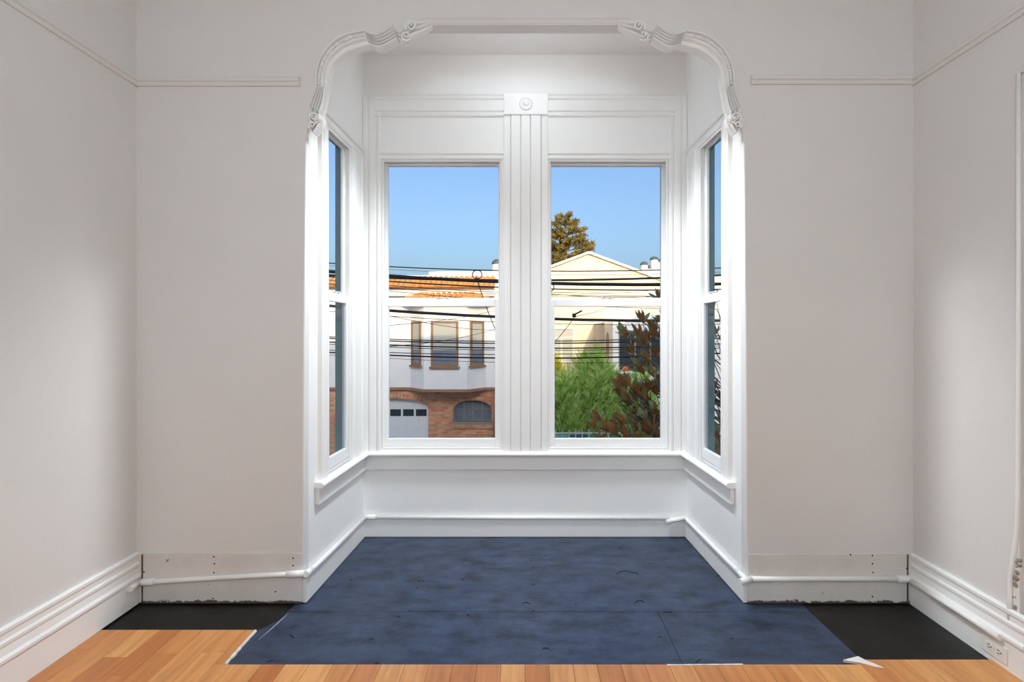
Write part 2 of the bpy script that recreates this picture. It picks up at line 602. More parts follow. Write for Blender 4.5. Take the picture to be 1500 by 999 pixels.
# ------------------------------------------------------------------ mouldings
def run(mb, prof, p0, p1, a, b=Vector((0, 0, 1))):
    """extrude a profile of (projection, height) from p0 to p1; a = direction of projection"""
    p0, p1, a, b = Vector(p0), Vector(p1), Vector(a), Vector(b)
    mb.loft([[p0 + a * u + b * v for u, v in prof], [p1 + a * u + b * v for u, v in prof]])
    return mb
BASE = [(0, 0), (0.022, 0), (0.022, 0.128), (0.030, 0.134), (0.030, 0.146), (0.020, 0.156), (0.016, 0.185), (0.020, 0.196), (0.020, 0.206), (0.013, 0.214), (0.012, 0.236), (0.018, 0.243), (0.018, 0.256), (0.010, 0.262), (0, 0.262)]
RAIL = [(0, 0), (0.010, 0), (0.014, 0.008), (0.014, 0.016), (0.024, 0.022), (0.026, 0.034), (0.018, 0.042), (0.008, 0.046), (0, 0.046)]
m = MB(); run(m, BASE, (-HX, RY, 0.008), (-HX, FY, 0.008), (1, 0, 0))
S(m.build('baseboard_left', 'trim_paint'), 'tall white moulded baseboard beside the notch of orange laminate', 'baseboard')
m = MB(); run(m, BASE, (HX, 2.0, 0.0), (HX, FY, 0.0), (-1, 0, 0))
bb_right = S(m.build('baseboard_right', 'trim_paint'), 'tall white moulded baseboard holding the double outlet', 'baseboard')
m = MB()
m.box(HX - 0.024, HX, 1.2, 2.0, 0, 0.17)
S(m.build('baseboard_recess', 'trim_paint'), 'plain white baseboard under the recessed cream panel', 'baseboard')
for s, nm, lb in ((-1, 'baseboard_front_left', 'scuffed'), (1, 'baseboard_front_right', 'mould-stained')):
    m = MB()
    m.box(min(s * OX * 1.004, s * HX), max(s * OX * 1.004, s * HX), FY - 0.005, FY + 0.001, 0.004, 0.262 if s < 0 else 0.256)
    bo = S(m.build(nm, 'stained_board'), lb + ' bare strip of old baseboard ' + ('beside the laminate notch' if s < 0 else 'beside the outlet wall'), 'baseboard')
    spots = [(314, 815), (315, 825), (314, 838), (430, 817), (430, 828), (430, 837), (212, 837), (404, 866), (313, 876), (345, 880)] if s < 0 else [(1277, 813), (1277, 825), (1278, 838), (1277, 873), (1327, 832), (1245, 812)]
    for (a, b) in spots:
        mm = MB()
        p = at(a, b, FY)
        mm.lathe((p.x, FY - 0.0045, p.z), [(0.0001, 0), (0.0045, 0.0002), (0.0035, 0.002), (0.0001, 0.0022)], (0, -1, 0), 8)
        mm.build('nail_hole', 'gouge_black', bo)
    mm = MB()
    xg = s * (HX - 0.034)
    mm.box(xg - 0.004, xg + 0.004, FY - 0.0065, FY - 0.004, 0.006, 0.258)
    mm.build('corner_gap', 'gap_brown', bo)
# low baseboards round the bay
m = MB()
m.prism([(0, 0.004), (0.018, 0.004), (0.018, 0.122), (0.010, 0.128), (0, 0.128)], lambda u, v, d: FB(d, -u, v), -BX, BX)
S(m.build('baseboard_bay_front', 'trim_paint'), 'low white baseboard under the two wide bay windows', 'baseboard')
for fr, nm, lb in ((FL, 'baseboard_bay_left', 'low white baseboard under the bay side window beside the laminate notch'), (FR, 'baseboard_bay_right', 'low white baseboard under the bay side window nearest the outlet')):
    m = MB()
    m.prism([(0, 0.004), (0.016, 0.004), (0.016, 0.122), (0.010, 0.128), (0, 0.128)], lambda u, v, d: fr(d, -u, v), 0.002, SL - 0.018)
    S(m.build(nm, 'trim_paint'), lb, 'baseboard')
# picture rails
m = MB(); run(m, RAIL, (-HX, FY, 2.69), (fx(440), FY, 2.69), (0, -1, 0))
S(m.build('trim_1', 'wall_paint_dim'), 'painted picture rail on the arched wall, above the laminate notch', 'picture rail')
m = MB(); run(m, RAIL, (fx(1099), FY, 2.70), (HX, FY, 2.70), (0, -1, 0))
S(m.build('trim_2', 'wall_paint_dim'), 'painted picture rail on the arched wall, on the outlet side', 'picture rail')
m = MB(); run(m, RAIL, (-HX, RY, 2.69), (-HX, FY, 2.69), (1, 0, 0))
S(m.build('trim_3', 'wall_paint_dim'), 'painted picture rail along the side wall without an outlet', 'picture rail')
m = MB(); run(m, RAIL, (HX, RY, 2.695), (HX, FY, 2.695), (-1, 0, 0))
S(m.build('trim_4', 'wall_paint_dim'), 'painted picture rail along the wall above the outlet', 'picture rail')

# ------------------------------------------------------------------ carved arch moulding
arch = thing('trim_5', (0, FY, 2.45), 'carved white plaster arch moulding with reeded cuffs and scrolls', 'arch moulding', kind='structure')
def resample(pts, n):
    L = [0]
    for a, b in zip(pts[:-1], pts[1:]):
        L.append(L[-1] + math.dist(a, b))
    out = []
    for k in range(n + 1):
        d = L[-1] * k / n
        i = 0
        while i < len(L) - 2 and L[i + 1] < d:
            i += 1
        t = (d - L[i]) / max(1e-9, L[i + 1] - L[i])
        out.append(tuple(pts[i][c] + (pts[i + 1][c] - pts[i][c]) * t for c in range(len(pts[0]))))
    return out
def smoothed(pts, n, it=2):
    p = resample(pts, n)
    for _ in range(it):
        p = [p[0]] + [tuple((p[i - 1][c] + 2 * p[i][c] + p[i + 1][c]) / 4 for c in range(len(p[0]))) for i in range(1, len(p) - 1)] + [p[-1]]
    return p
def band(name, stations, prof, sgn, n=24, it=2, back=0.035, taper=None):
    st = smoothed(stations, n, it)
    rings = []
    for k, (ox, oy, ix, iy) in enumerate(st):
        tp = 1.0 if taper is None else taper(k / n)
        ring = []
        for t, p in prof:
            px, py = ox + (ix - ox) * t, oy + (iy - oy) * t
            q = at(px, py, FY)
            ring.append(Vector((sgn * q.x, FY - p * tp, q.z)))
        qi = at(ix, iy, FY)
        qo = at(ox, oy, FY)
        ring.append(Vector((sgn * qi.x, FY + back, qi.z)))
        ring.append(Vector((sgn * (qo.x * 0.4 + qi.x * 0.6), FY + back, qo.z * 0.4 + qi.z * 0.6)))
        ring.append(Vector((sgn * qo.x, FY + 0.004, qo.z)))
        rings.append(ring)
    m = MB()
    m.loft(rings)
    return m.build(name, 'trim_paint', arch)
ARC = [(466, 132, 480.5, 131), (465.2, 115.5, 482.3, 113.7), (468.8, 95.7, 488, 97), (477.8, 77.7, 498, 87), (494, 61.4, 508.5, 79), (512, 52.4, 524, 73), (534.6, 48.8, 543.6, 68)]
ARCP = [(0, 0.0), (0.0, 0.028), (0.05, 0.036), (0.11, 0.036), (0.15, 0.020), (0.48, 0.020), (0.52, 0.036), (0.60, 0.040), (0.66, 0.034), (0.70, 0.016), (0.90, 0.016), (0.93, 0.024), (1.0, 0.020)]
def reeds(n, lo, hi):
    pr = [(0, 0.0)]
    for k in range(n):
        for a, h in ((0.0, -0.010), (0.10, 0.0), (0.28, 0.8), (0.5, 1.0), (0.72, 0.8), (0.90, 0.0), (0.999, -0.010)):
            pr.append(((k + a) / n, lo + (hi - lo) * h if h >= 0 else lo - 0.008))
    pr.append((1, lo))
    return pr
CUFF = [(538, 52, 543, 69), (550, 57, 551, 74), (560, 53, 560, 77), (570, 47.5, 573, 71), (579, 41.5, 585, 63)]
LEAF = [(583, 47, 588, 65), (590, 46, 595, 68), (597, 38, 602, 60), (606, 34, 610, 55), (618, 32, 622, 50), (632, 31, 634, 41)]
LEG = [(466, 132, 480.5, 131), (462, 142, 478, 147), (458, 150, 476, 158), (455, 158, 472, 170)]
CLAW = [(456, 160, 472, 169), (452.5, 172, 474, 175), (454, 183, 472, 184), (460, 196, 463, 197)]
for sgn in (1, -1):
    band('arch_curve', ARC, ARCP, sgn, 30)
    band('reeded_cuff', CUFF, reeds(5, 0.010, 0.046), sgn, 16, back=0.012)
    band('acanthus_leaf', LEAF, reeds(3, 0.006, 0.036), sgn, 16, back=0.012, taper=lambda t: 1 - 0.5 * t)
    band('reeded_cuff', LEG, reeds(5, 0.006, 0.036), sgn, 12, 1, back=0.03)
    band('acanthus_leaf', CLAW, reeds(3, 0.004, 0.030), sgn, 14)
    # twisted leaf carving in the outer channel of the curve
    m = MB()
    st = smoothed(ARC, 30, 2)
    for k in range(1, 30):
        ox, oy, ix, iy = st[k]
        a = at(ox + (ix - ox) * 0.18, oy + (iy - oy) * 0.18, FY)
        ox2, oy2, ix2, iy2 = st[min(k + 1, 30)]
        b = at(ox2 + (ix2 - ox2) * 0.45, oy2 + (iy2 - oy2) * 0.45, FY)
        m.tube([(sgn * a.x, FY - 0.022, a.z), (sgn * (a.x + b.x) / 2, FY - 0.030, (a.z + b.z) / 2), (sgn * b.x, FY - 0.022, b.z)], [0.004, 0.0075, 0.004], 6)
    m.build('leaf_carving', 'trim_paint', arch)
    # scroll curls
    for cx, cy, r0, turns, ph in ((597, 58, 7.5, 1.6, 0.4), (604, 44, 8.5, 1.7, 2.5), (464, 176, 8.5, 1.6, 1.0), (461, 187, 5.5, 1.4, 2.2), (469, 178, 5.0, 1.5, 0.2)):
        m = MB()
        pts, rad = [], []
        for k in range(22):
            t = k / 21
            r = r0 * (1 - 0.85 * t)
            a = ph + 2 * PI * turns * t
            q = at(cx + r * math.cos(a), cy + r * math.sin(a), FY)
            pts.append((sgn * q.x, FY - 0.030 - 0.012 * t, q.z))
            rad.append(0.007 - 0.003 * t)
        m.tube(pts, rad, 7)
        m.build('scroll_curl', 'trim_paint', arch)
# straight head between the scrolls
m = MB()
z0 = fz(38.5)
run(m, [(-WT + 0.002, -0.002), (0.014, -0.002), (0.018, 0.004), (0.014, 0.010), (0.012, 0.026), (0.020, 0.032), (0.022, 0.039), (0.014, 0.043), (0.0, 0.044), (-WT + 0.002, 0.044)], (fx(618), FY, z0), (-fx(618), FY, z0), (0, -1, 0))
m.build('arch_head', 'wall_paint_dim', arch)

# ------------------------------------------------------------------ windows
def ring(mb, fr, s0, s1, z0, z1, n0, n1, ws0, ws1, wb, wtp):
    """rectangular frame given by its outer size and member widths"""
    mb.box(s0, s0 + ws0, n0, n1, z0, z1, fr)
    mb.box(s1 - ws1, s1, n0, n1, z0, z1, fr)
    mb.box(s0 + ws0, s1 - ws1, n0, n1, z0, z0 + wb, fr)
    mb.box(s0 + ws0, s1 - ws1, n0, n1, z1 - wtp, z1, fr)
def window(idx, fr, s0, s1, z0, z1, label, lowstile=(0.046, 0.046), upstile=(0.024, 0.024), nin=0.028, lock=True, ext=0.16, teal=0.05, zb=0.672, dt=0.034, sn=0.0):
    e = thing('window_%d' % idx, fr((s0 + s1) / 2, 0.05, z0), label, 'window', kind='structure')
    zm = 1.645
    m = MB(); ring(m, fr, s0, s1, z0, z1, sn + 0.004, ext - 0.005, 0.006, 0.006, 0.012, 0.006)
    m.build('jamb', 'trim_paint', e)
    # inside stop beads
    m = MB(); ring(m, fr, s0 + 0.006, s1 - 0.006, z0 + 0.012, z1 - 0.006, sn, nin - 0.001, 0.013, 0.013, 0.004, 0.014)
    m.build('stop_bead', 'trim_paint', e, bevel=0.003)
    # lower sash
    a, b = s0 + 0.007, s1 - 0.007
    m = MB(); ring(m, fr, a, b, z0 + 0.016, zm, nin, nin + dt, lowstile[0], lowstile[1], zb - z0 - 0.016, 0.05)
    ls = m.build('lower_sash', 'sash_paint', e, bevel=0.004)
    m = MB(); m.box(a + lowstile[0] - 0.004, b - lowstile[1] + 0.004, nin + dt * 0.5, nin + dt * 0.5 + 0.003, zb - 0.004, zm - 0.046, fr)
    m.build('pane', 'window_glass', ls)
    # upper sash
    m = MB(); ring(m, fr, a, b, zm - 0.012, z1 - 0.007, nin + dt + 0.003, nin + dt * 2, upstile[0] + 0.012, upstile[1] + 0.012, 0.026, 0.018)
    us = m.build('upper_sash', 'sash_paint', e, bevel=0.003)
    m = MB(); m.box(a + upstile[0] + 0.008, b - upstile[1] - 0.008, nin + dt * 1.5, nin + dt * 1.5 + 0.003, zm + 0.010, z1 - 0.022, fr)
    m.build('pane', 'window_glass', us)
    # exterior teal boards
    m = MB(); ring(m, fr, s0 - 0.01, s1 + 0.01, z0 - 0.02, z1 + 0.01, nin + dt * 2 + 0.004, ext + 0.02, 0.012, 0.024, 0.03, 0.006)
    m.build('exterior_frame', 'teal_paint', e)
    if lock:
        c = (s0 + s1) / 2
        m = MB()
        m.box(c - 0.046, c + 0.046, nin + 0.004, nin + 0.030, zm, zm + 0.004, fr)
        lk = m.build('sash_lock', 'lock_metal', ls, bevel=0.001)
        for k in (-1, 1):
            m = MB()
            p = fr(c + k * 0.036, nin + 0.012, zm + 0.004)
            m.lathe(p, [(0.009, 0), (0.009, 0.008), (0.006, 0.014), (0.002, 0.015)], (0, 0, 1), 10)
            m.build('lug', 'lock_metal', lk)
        m = MB()
        m.tube([fr(c - 0.03, nin + 0.010, zm + 0.010), fr(c, nin + 0.002, zm + 0.012), fr(c + 0.03, nin + 0.010, zm + 0.010)], 0.0045, 6)
        m.build('lever', 'lock_metal', lk)
    return e
w1 = window(1, FB, -1.0, -0.155, Z0, Z1, 'wide white sash window looking onto the brick garage front', lowstile=(0.038, 0.048), upstile=(0.012, 0.014))
w2 = window(2, FB, 0.155, 1.0, Z0, Z1, 'wide white sash window looking onto the hedge and gabled house', lowstile=(0.046, 0.040), upstile=(0.012, 0.014))
w3 = window(3, FL, SO0, SO1, Z0, SZ1, 'narrow white sash window in the bay side beside the laminate notch', lowstile=(0.04, 0.04), upstile=(0.02, 0.02), ext=0.06, zb=0.685, dt=0.022, nin=-0.008, sn=-0.016)
w4 = window(4, FR, SO0, SO1, Z0, SZ1, 'narrow white sash window in the bay side nearest the outlet wall', lowstile=(0.04, 0.04), upstile=(0.02, 0.02), ext=0.06, zb=0.685, dt=0.022, nin=-0.008, sn=-0.016)
# pulley plates in the side windows' jambs and casings
for fr, w in ((FL, w3), (FR, w4)):
    m = MB()
    m.box(SO1 - 0.010, SO1 - 0.0055, 0.012, 0.030, 2.30, 2.42, fr)
    m.build('pulley_plate', 'sash_paint', w)
    m = MB()
    m.box(SO1 - 0.0115, SO1 - 0.0095, 0.017, 0.026, 2.325, 2.365, fr)
    m.build('pulley_slot', 'dark_gap', w)
    CP = [(0, 0), (0.0, 0.024), (0.10, 0.028), (0.16, 0.020), (0.30, 0.020), (0.35, 0.026), (0.72, 0.026), (0.78, 0.018), (0.90, 0.018), (0.94, 0.024), (1.0, 0.022), (1.0, 0)]
    for (a, b) in ((0.168, SO0 + 0.002), (0.80, SO1 - 0.002)):
        m = MB()
        m.prism([(a + (b - a) * t, p) for t, p in CP], lambda u, v, d: fr(u, -v, d), 0.588, 2.60)
        m.build('casing', 'trim_paint', w)
    m = MB()
    m.prism([(0.588 - 0.588 + 2.598, 0.0), (2.598, 0.018), (2.612, 0.024), (2.622, 0.018), (2.64, 0.018), (2.648, 0.030), (2.660, 0.032), (2.664, 0.0)], lambda u, v, d: fr(d, -v, u), 0.160, 0.808)
    m.build('head_casing', 'trim_paint', w)
    m = MB()
    m.prism([(0.03, 0.56), (-0.042, 0.56), (-0.052, 0.567), (-0.055, 0.575), (-0.052, 0.583), (-0.042, 0.59), (0.03, 0.594)], lambda u, v, d: fr(d, u, v), 0.125, SL - 0.05)
    m.build('sill', 'trim_paint', w)
    m = MB()
    m.box(0.142, SL - 0.02, -0.022, 0.0, 0.465, 0.561, fr)
    m.build('apron', 'trim_paint', w, bevel=0.002)
# shared woodwork of the two wide windows
SILLP = [(0.03, 0.562), (-0.040, 0.562), (-0.050, 0.569), (-0.053, 0.577), (-0.050, 0.585), (-0.040, 0.592), (0.03, 0.598)]
m = MB(); m.prism(SILLP, lambda u, v, d: FB(d, u, v), -BX + 0.01, BX - 0.01)
S(m.build('trim_6', 'trim_paint'), 'long white window sill under both wide bay windows', 'window sill')
m = MB(); m.box(-BX + 0.005, BX - 0.005, -0.022, 0.0, 0.467, 0.563, FB)
S(m.build('trim_7', 'trim_paint', bevel=0.002), 'flat white apron board under the long window sill', 'apron')
def vboard(name, xs, z0, z1, prof, parent=None):
    m = MB()
    m.prism([(xs[0] + (xs[1] - xs[0]) * t, p) for t, p in prof], lambda u, v, d: FB(u, -v, d), z0, z1)
    return m.build(name, 'trim_paint', parent)
SIDEP = [(0, 0), (0, 0.016), (0.25, 0.016), (0.28, 0.010), (0.34, 0.010), (0.37, 0.020), (0.70, 0.020), (0.73, 0.012), (0.80, 0.012), (0.84, 0.022), (0.94, 0.022), (1.0, 0.014), (1.0, 0)]
o = vboard('trim_8', (-BX + 0.002, -0.996), 0.59, 3.055, SIDEP); S(o, 'white fluted corner casing beside the brick-garage window', 'casing')
o = vboard('trim_9', (BX - 0.002, 0.996), 0.59, 3.055, SIDEP); S(o, 'white fluted corner casing beside the hedge-view window', 'casing')
mul = thing('trim_10', (0, BY, 0.59), 'white fluted centre mullion with a rosette block between the wide windows', 'mullion', kind='structure')
edges = [(-0.160, -0.147), (-0.147, -0.100), (-0.097, -0.030), (-0.027, 0.036), (0.039, 0.110), (0.113, 0.160)]
for (a, b), pr in zip(edges, (0.012, 0.020, 0.026, 0.026, 0.026, 0.020)):
    vboard('mullion_strip', (a, b), 0.592, 2.912, [(0, 0), (0, pr - 0.003), (0.06, pr), (0.94, pr), (1, pr - 0.003), (1, 0)], mul)
m = MB(); m.box(-0.146, 0.160, -0.036, 0.0, 2.912, 3.060, FB)
blk = m.build('rosette_block', 'trim_paint', mul, bevel=0.004)
m = MB()
m.lathe(FB(0.006, -0.034, 2.985), [(0.046, 0), (0.046, 0.005), (0.040, 0.010), (0.034, 0.005), (0.028, 0.004), (0.020, 0.004), (0.014, 0.010), (0.004, 0.013)], (0, -1, 0), 28)
m.build('rosette', 'trim_paint', blk)
for k, (a, b) in enumerate(((-0.998, -0.146), (0.160, 0.998))):
    nm = ('brick-garage', 'hedge-view')[k]
    m = MB()
    m.box(a, b, -0.010, 0.0, 2.650, 2.915, FB)
    S(m.build('trim_%d' % (11 + 3 * k), 'bay_paint_lit'), 'flat white frieze board above the %s window' % nm, 'frieze')
    m = MB()
    m.prism([(0, 2.612), (0.014, 2.612), (0.018, 2.622), (0.014, 2.632), (0.014, 2.642), (0.024, 2.648), (0.024, 2.656), (0.012, 2.662), (0, 2.662)], lambda u, v, d: FB(d, -u, v), a, b)
    S(m.build('trim_%d' % (12 + 3 * k), 'trim_paint'), 'thin white head bead right over the %s window' % nm, 'trim')
    m = MB()
    m.prism([(0, 2.906), (0.022, 2.906), (0.026, 2.914), (0.020, 2.922), (0.016, 2.926), (0.016, 2.936), (0.026, 2.942), (0.026, 3.016), (0.034, 3.022), (0.038, 3.034), (0.028, 3.042), (0.036, 3.050), (0.036, 3.060), (0, 3.060)], lambda u, v, d: FB(d, -u, v), a - (0.04 if k == 0 else 0), b + (0.04 if k else 0))
    S(m.build('trim_%d' % (13 + 3 * k), 'trim_paint'), 'white moulded cornice board high above the %s window' % nm, 'cornice')

# ------------------------------------------------------------------ surface cable raceway, outlet
def raceway(label, pts, rad=0.0140, couplings=(), ends=()):
    e = thing('cable_raceway', Vector(pts[0]), label, 'raceway', 'white cable raceways along the baseboards')
    m = MB(); m.tube(pts, rad, 10); m.build('tube', 'trim_paint', e)
    for c0, c1 in couplings:
        m = MB(); m.tube([c0, c1], rad * 1.28, 10); m.build('coupling', 'trim_paint', e)
    for c0, c1 in ends:
        m = MB(); m.tube([c0, c1], rad * 1.1, 10); m.build('loose_end', 'trim_paint', e)
    return e
A = lambda px, py, y=FY - 0.016: at(px, py, y)
raceway('white raceway sagging across the scuffed strip beside the laminate notch', [A(203, 853), A(240, 851), A(320, 846), A(400, 842), A(428, 841)], couplings=[(A(203, 853), A(226, 852)), (A(420, 841.5), A(447, 840))], ends=[(A(203, 853), Vector((-HX + 0.036, FY - 0.09, 0.120)))])
zr = 0.138
raceway('white raceway on the bay side beside the laminate notch', [FL(-0.01, -0.018, 0.156), FL(0.10, -0.018, 0.148), FL(0.30, -0.016, 0.141), FL(SL - 0.03, -0.016, zr)], couplings=[(FL(-0.012, -0.018, 0.157), FL(0.05, -0.018, 0.151))])
raceway('long white raceway under both wide bay windows', [FB(-BX + 0.03, -0.016, zr), FB(BX - 0.12, -0.016, zr - 0.006)], couplings=[(FB(-BX + 0.012, -0.016, zr), FB(-BX + 0.09, -0.016, zr))])
raceway('white raceway on the bay side nearest the outlet, with a kinked end', [FR(0.06, -0.017, 0.138), FR(SL - 0.07, -0.016, 0.134), FR(SL - 0.03, -0.016, 0.138)], couplings=[], ends=[(FR(SL - 0.03, -0.018, 0.140), FB(BX - 0.155, -0.05, 0.118)), (FR(0.07, -0.018, 0.138), FR(-0.015, -0.012, 0.132))])
raceway('white raceway along the mould-stained strip', [A(1100, 848), A(1200, 847.5), A(1336, 848)], couplings=[(A(1314, 848), A(1337, 848))], ends=[(A(1100, 848), A(1084, 852, FY - 0.04))])
raceway('white raceway along the baseboard above the outlet', [(HX - 0.034, FY - 0.012, 0.130), (HX - 0.034, 2.3, 0.132), (HX - 0.034, 2.09, 0.132)])
ou = thing('wall_outlet', (HX - 0.022, 2.125, 0.06), 'white double outlet set lengthwise in the moulded baseboard', 'outlet')
m = MB(); m.box(HX - 0.027, HX - 0.0222, 2.068, 2.182, 0.028, 0.098); m.build('plate', 'outlet_plastic', ou, bevel=0.002)
for yc in (2.103, 2.147):
    m = MB(); m.box(HX - 0.0285, HX - 0.0265, yc - 0.016, yc + 0.016, 0.047, 0.079); rc = m.build('receptacle', 'outlet_plastic', ou, bevel=0.001)
    for dz in (-0.007, 0.007):
        m = MB(); m.box(HX - 0.0292, HX - 0.0282, yc - 0.004, yc + 0.006, 0.063 + dz - 0.0016, 0.063 + dz + 0.0016); m.build('slot', 'dark_gap', rc)
    m = MB(); m.lathe((HX - 0.0285, yc - 0.010, 0.063), [(0.003, 0), (0.003, 0.0008), (0.0005, 0.0009)], (-1, 0, 0), 8); m.build('ground_hole', 'dark_gap', rc)
m = MB(); m.lathe((HX - 0.027, 2.125, 0.063), [(0.003, 0), (0.003, 0.001), (0.0005, 0.0014)], (-1, 0, 0), 8); m.build('screw', 'lock_metal', ou)

# ------------------------------------------------------------------ globe lamp added behind the camera to brighten the room
def fill_globe_mat():
    t = NT('fill_globe')
    t.t.nodes.remove(t.b)
    em = t.n('ShaderNodeEmission')
    em.inputs['Color'].default_value = FILL_GLOBE_COLOR
    em.inputs['Strength'].default_value = FILL_GLOBE_STRENGTH
    t.l(em.outputs[0], t.out.inputs[0])
    MATS['fill_globe'] = t.m
fill_globe_mat()
for ly in (-0.55, ):
    e = thing('fill_globe_lamp', (0, ly, 2.05), 'white globe fill lamp added behind the camera to brighten the room', 'lamp')
    m = MB(); m.lathe((0, ly, CZ - 0.03), [(0.07, 0.0), (0.085, 0.012), (0.085, 0.03)], (0, 0, 1), 20); m.build('ceiling_rose', 'trim_paint', e)
    m = MB(); m.tube([(0, ly, 2.44), (0, ly, CZ - 0.02)], 0.010, 8); m.build('rod', 'trim_paint', e)
    m = MB(); m.ball((0, ly, 2.25), 0.20, 20); m.build('globe', 'fill_globe', e)

# added fill light for the bay, unseen behind the arch head
t = NT('bay_fill_diffuser')
t.t.nodes.remove(t.b)
em = t.n('ShaderNodeEmission')
em.inputs['Color'].default_value = (0.86, 0.94, 1.0, 1)
em.inputs['Strength'].default_value = BAY_FILL
t.l(em.outputs[0], t.out.inputs[0])
MATS['bay_fill_diffuser'] = t.m
e = thing('bay_fill_lamp', (0, 2.80, CZ - 0.07), 'round white fill lamp added on the bay ceiling, unseen behind the arch head', 'lamp')
m = MB(); m.lathe((0, 2.80, CZ - 0.03), [(0.165, 0), (0.165, 0.03)], (0, 0, 1), 24); m.build('rim', 'trim_paint', e)
m = MB(); m.lathe((0, 2.80, CZ - 0.075), [(0.03, 0), (0.10, 0.008), (0.15, 0.03), (0.155, 0.046)], (0, 0, 1), 24); m.build('diffuser', 'bay_fill_diffuser', e)
for sx in (-1, 1):          # two added spot heads that brighten the bay's sides
    hp = Vector((sx * 0.11, 2.80, CZ - 0.16))
    aim = Vector((sx * 1.12, 2.90, 0.80)) - hp
    m = MB(); m.tube([(sx * 0.11, 2.83, CZ - 0.03), hp - aim.normalized() * 0.06], 0.010, 8); sh = m.build('fill_spot_arm', 'trim_paint', e)
    m = MB(); m.lathe(hp, [(0.02, -0.09), (0.04, -0.07), (0.045, -0.005), (0.040, -0.02), (0.01, -0.03)], aim, 16); m.build('fill_spot_head', 'trim_paint', e)
    sd = bpy.data.lights.new('fill_spot_beam', 'SPOT')
    sd.energy = BAY_FILL_SPOT
    sd.color = (0.88, 0.95, 1.0)
    sd.spot_size = math.radians(78)
    sd.spot_blend = 1.0
    sd.shadow_soft_size = 0.14
    so = bpy.data.objects.new('beam', sd)
    COL.objects.link(so)
    put(so, hp + aim.normalized() * 0.05, e)
    so.rotation_euler = (-aim).to_track_quat('Z', 'Y').to_euler()

# ================================================================== OUTSIDE
plain('asphalt', (0.20, 0.20, 0.205, 1), 0.9, 0.2, 20, 0.4, 80)
plain('concrete', (0.55, 0.54, 0.52, 1), 0.9, 0.1, 6, 0.3, 60)
plain('soil', (0.16, 0.13, 0.09, 1), 0.95, 0.3, 6)
plain('stucco_white', (0.93, 0.925, 0.915, 1), 0.85, 0.03, 3, 0.25, 50)
plain('stucco_cream', (0.84, 0.74, 0.55, 1), 0.85, 0.03, 3, 0.2, 50)
plain('fascia_white', (0.84, 0.79, 0.69, 1), 0.6, 0.03)
plain('brown_frame', rgb(150, 116, 84), 0.6, 0.08)
plain('cornice_brown', rgb(168, 126, 104), 0.6, 0.08)
plain('roof_tile', rgb(214, 158, 96), 0.8, 0.3, 9, 0.3, 30)
plain('blind', rgb(186, 186, 178), 0.8, 0.04)
plain('dark_glass', (0.045, 0.055, 0.065, 1), 0.08, 0.1)
plain('grey_glass', (0.20, 0.23, 0.28, 1), 0.15, 0.15, 4)
plain('garage_white', (0.93, 0.935, 0.94, 1), 0.5, 0.03)
plain('stone_frame', rgb(150, 146, 136), 0.7, 0.06)
plain('roof_grey', (0.20, 0.20, 0.20, 1), 0.9, 0.15)
plain('flue_cap', (0.08, 0.10, 0.12, 1), 0.5, 0.1)
plain('flue_white', (0.76, 0.75, 0.73, 1), 0.5, 0.05)
plain('wire_black', (0.02, 0.018, 0.017, 1), 0.6, 0.2)
plain('cable_brown', (0.06, 0.048, 0.036, 1), 0.7, 0.3, 4)
plain('fence_metal', rgb(214, 214, 206), 0.5, 0.08)
plain('bin_teal', rgb(120, 178, 176), 0.5, 0.06)
plain('bin_blue', rgb(52, 80, 140), 0.5, 0.06)
plain('bin_green', rgb(62, 150, 98), 0.5, 0.06)
plain('bark', (0.20, 0.155, 0.11, 1), 0.9, 0.25, 20, 0.5, 40)
plain('orange_cloth', rgb(206, 110, 60), 0.8, 0.1)
plain('blue_cloth', rgb(36, 128, 196), 0.7, 0.1)
plain('porch_tan', (0.58, 0.49, 0.38, 1), 0.85, 0.06)
plain('house_teal', rgb(168, 190, 192), 0.7, 0.05)

def mat_brick():
    t = NT('brick')
    sp = t.n('ShaderNodeSeparateXYZ')
    t.l(t.n('ShaderNodeNewGeometry').outputs['Position'], sp.inputs[0])
    cb = t.n('ShaderNodeCombineXYZ')
    t.l(sp.outputs['X'], cb.inputs['X'])
    t.l(sp.outputs['Z'], cb.inputs['Y'])
    br = t.n('ShaderNodeTexBrick')
    br.inputs['Scale'].default_value = 1.0
    br.inputs['Brick Width'].default_value = 0.23
    br.inputs['Row Height'].default_value = 0.082
    br.inputs['Mortar Size'].default_value = 0.010
    br.inputs['Color1'].default_value = rgb(226, 142, 98)
    br.inputs['Color2'].default_value = rgb(250, 192, 142)
    br.inputs['Mortar'].default_value = rgb(212, 180, 156)
    t.l(cb.outputs[0], br.inputs['Vector'])
    nz = t.ramp(t.noise(t.mapped((1, 1, 1)), 1.3, 5), [(0.3, (0.74, 0.72, 0.76, 1)), (0.65, (1, 1, 1, 1))])
    mx = t.n('ShaderNodeMixRGB', blend_type='MULTIPLY')
    mx.inputs['Fac'].default_value = 1.0
    t.l(br.outputs['Color'], mx.inputs[1])
    t.l(nz.outputs[0], mx.inputs[2])
    t.l(mx.outputs[0], t.b.inputs['Base Color'])
    t.set(Roughness=0.9)
    t.bump(br.outputs['Fac'], -0.4, 0.01)
    MATS['brick'] = t.m
mat_brick()

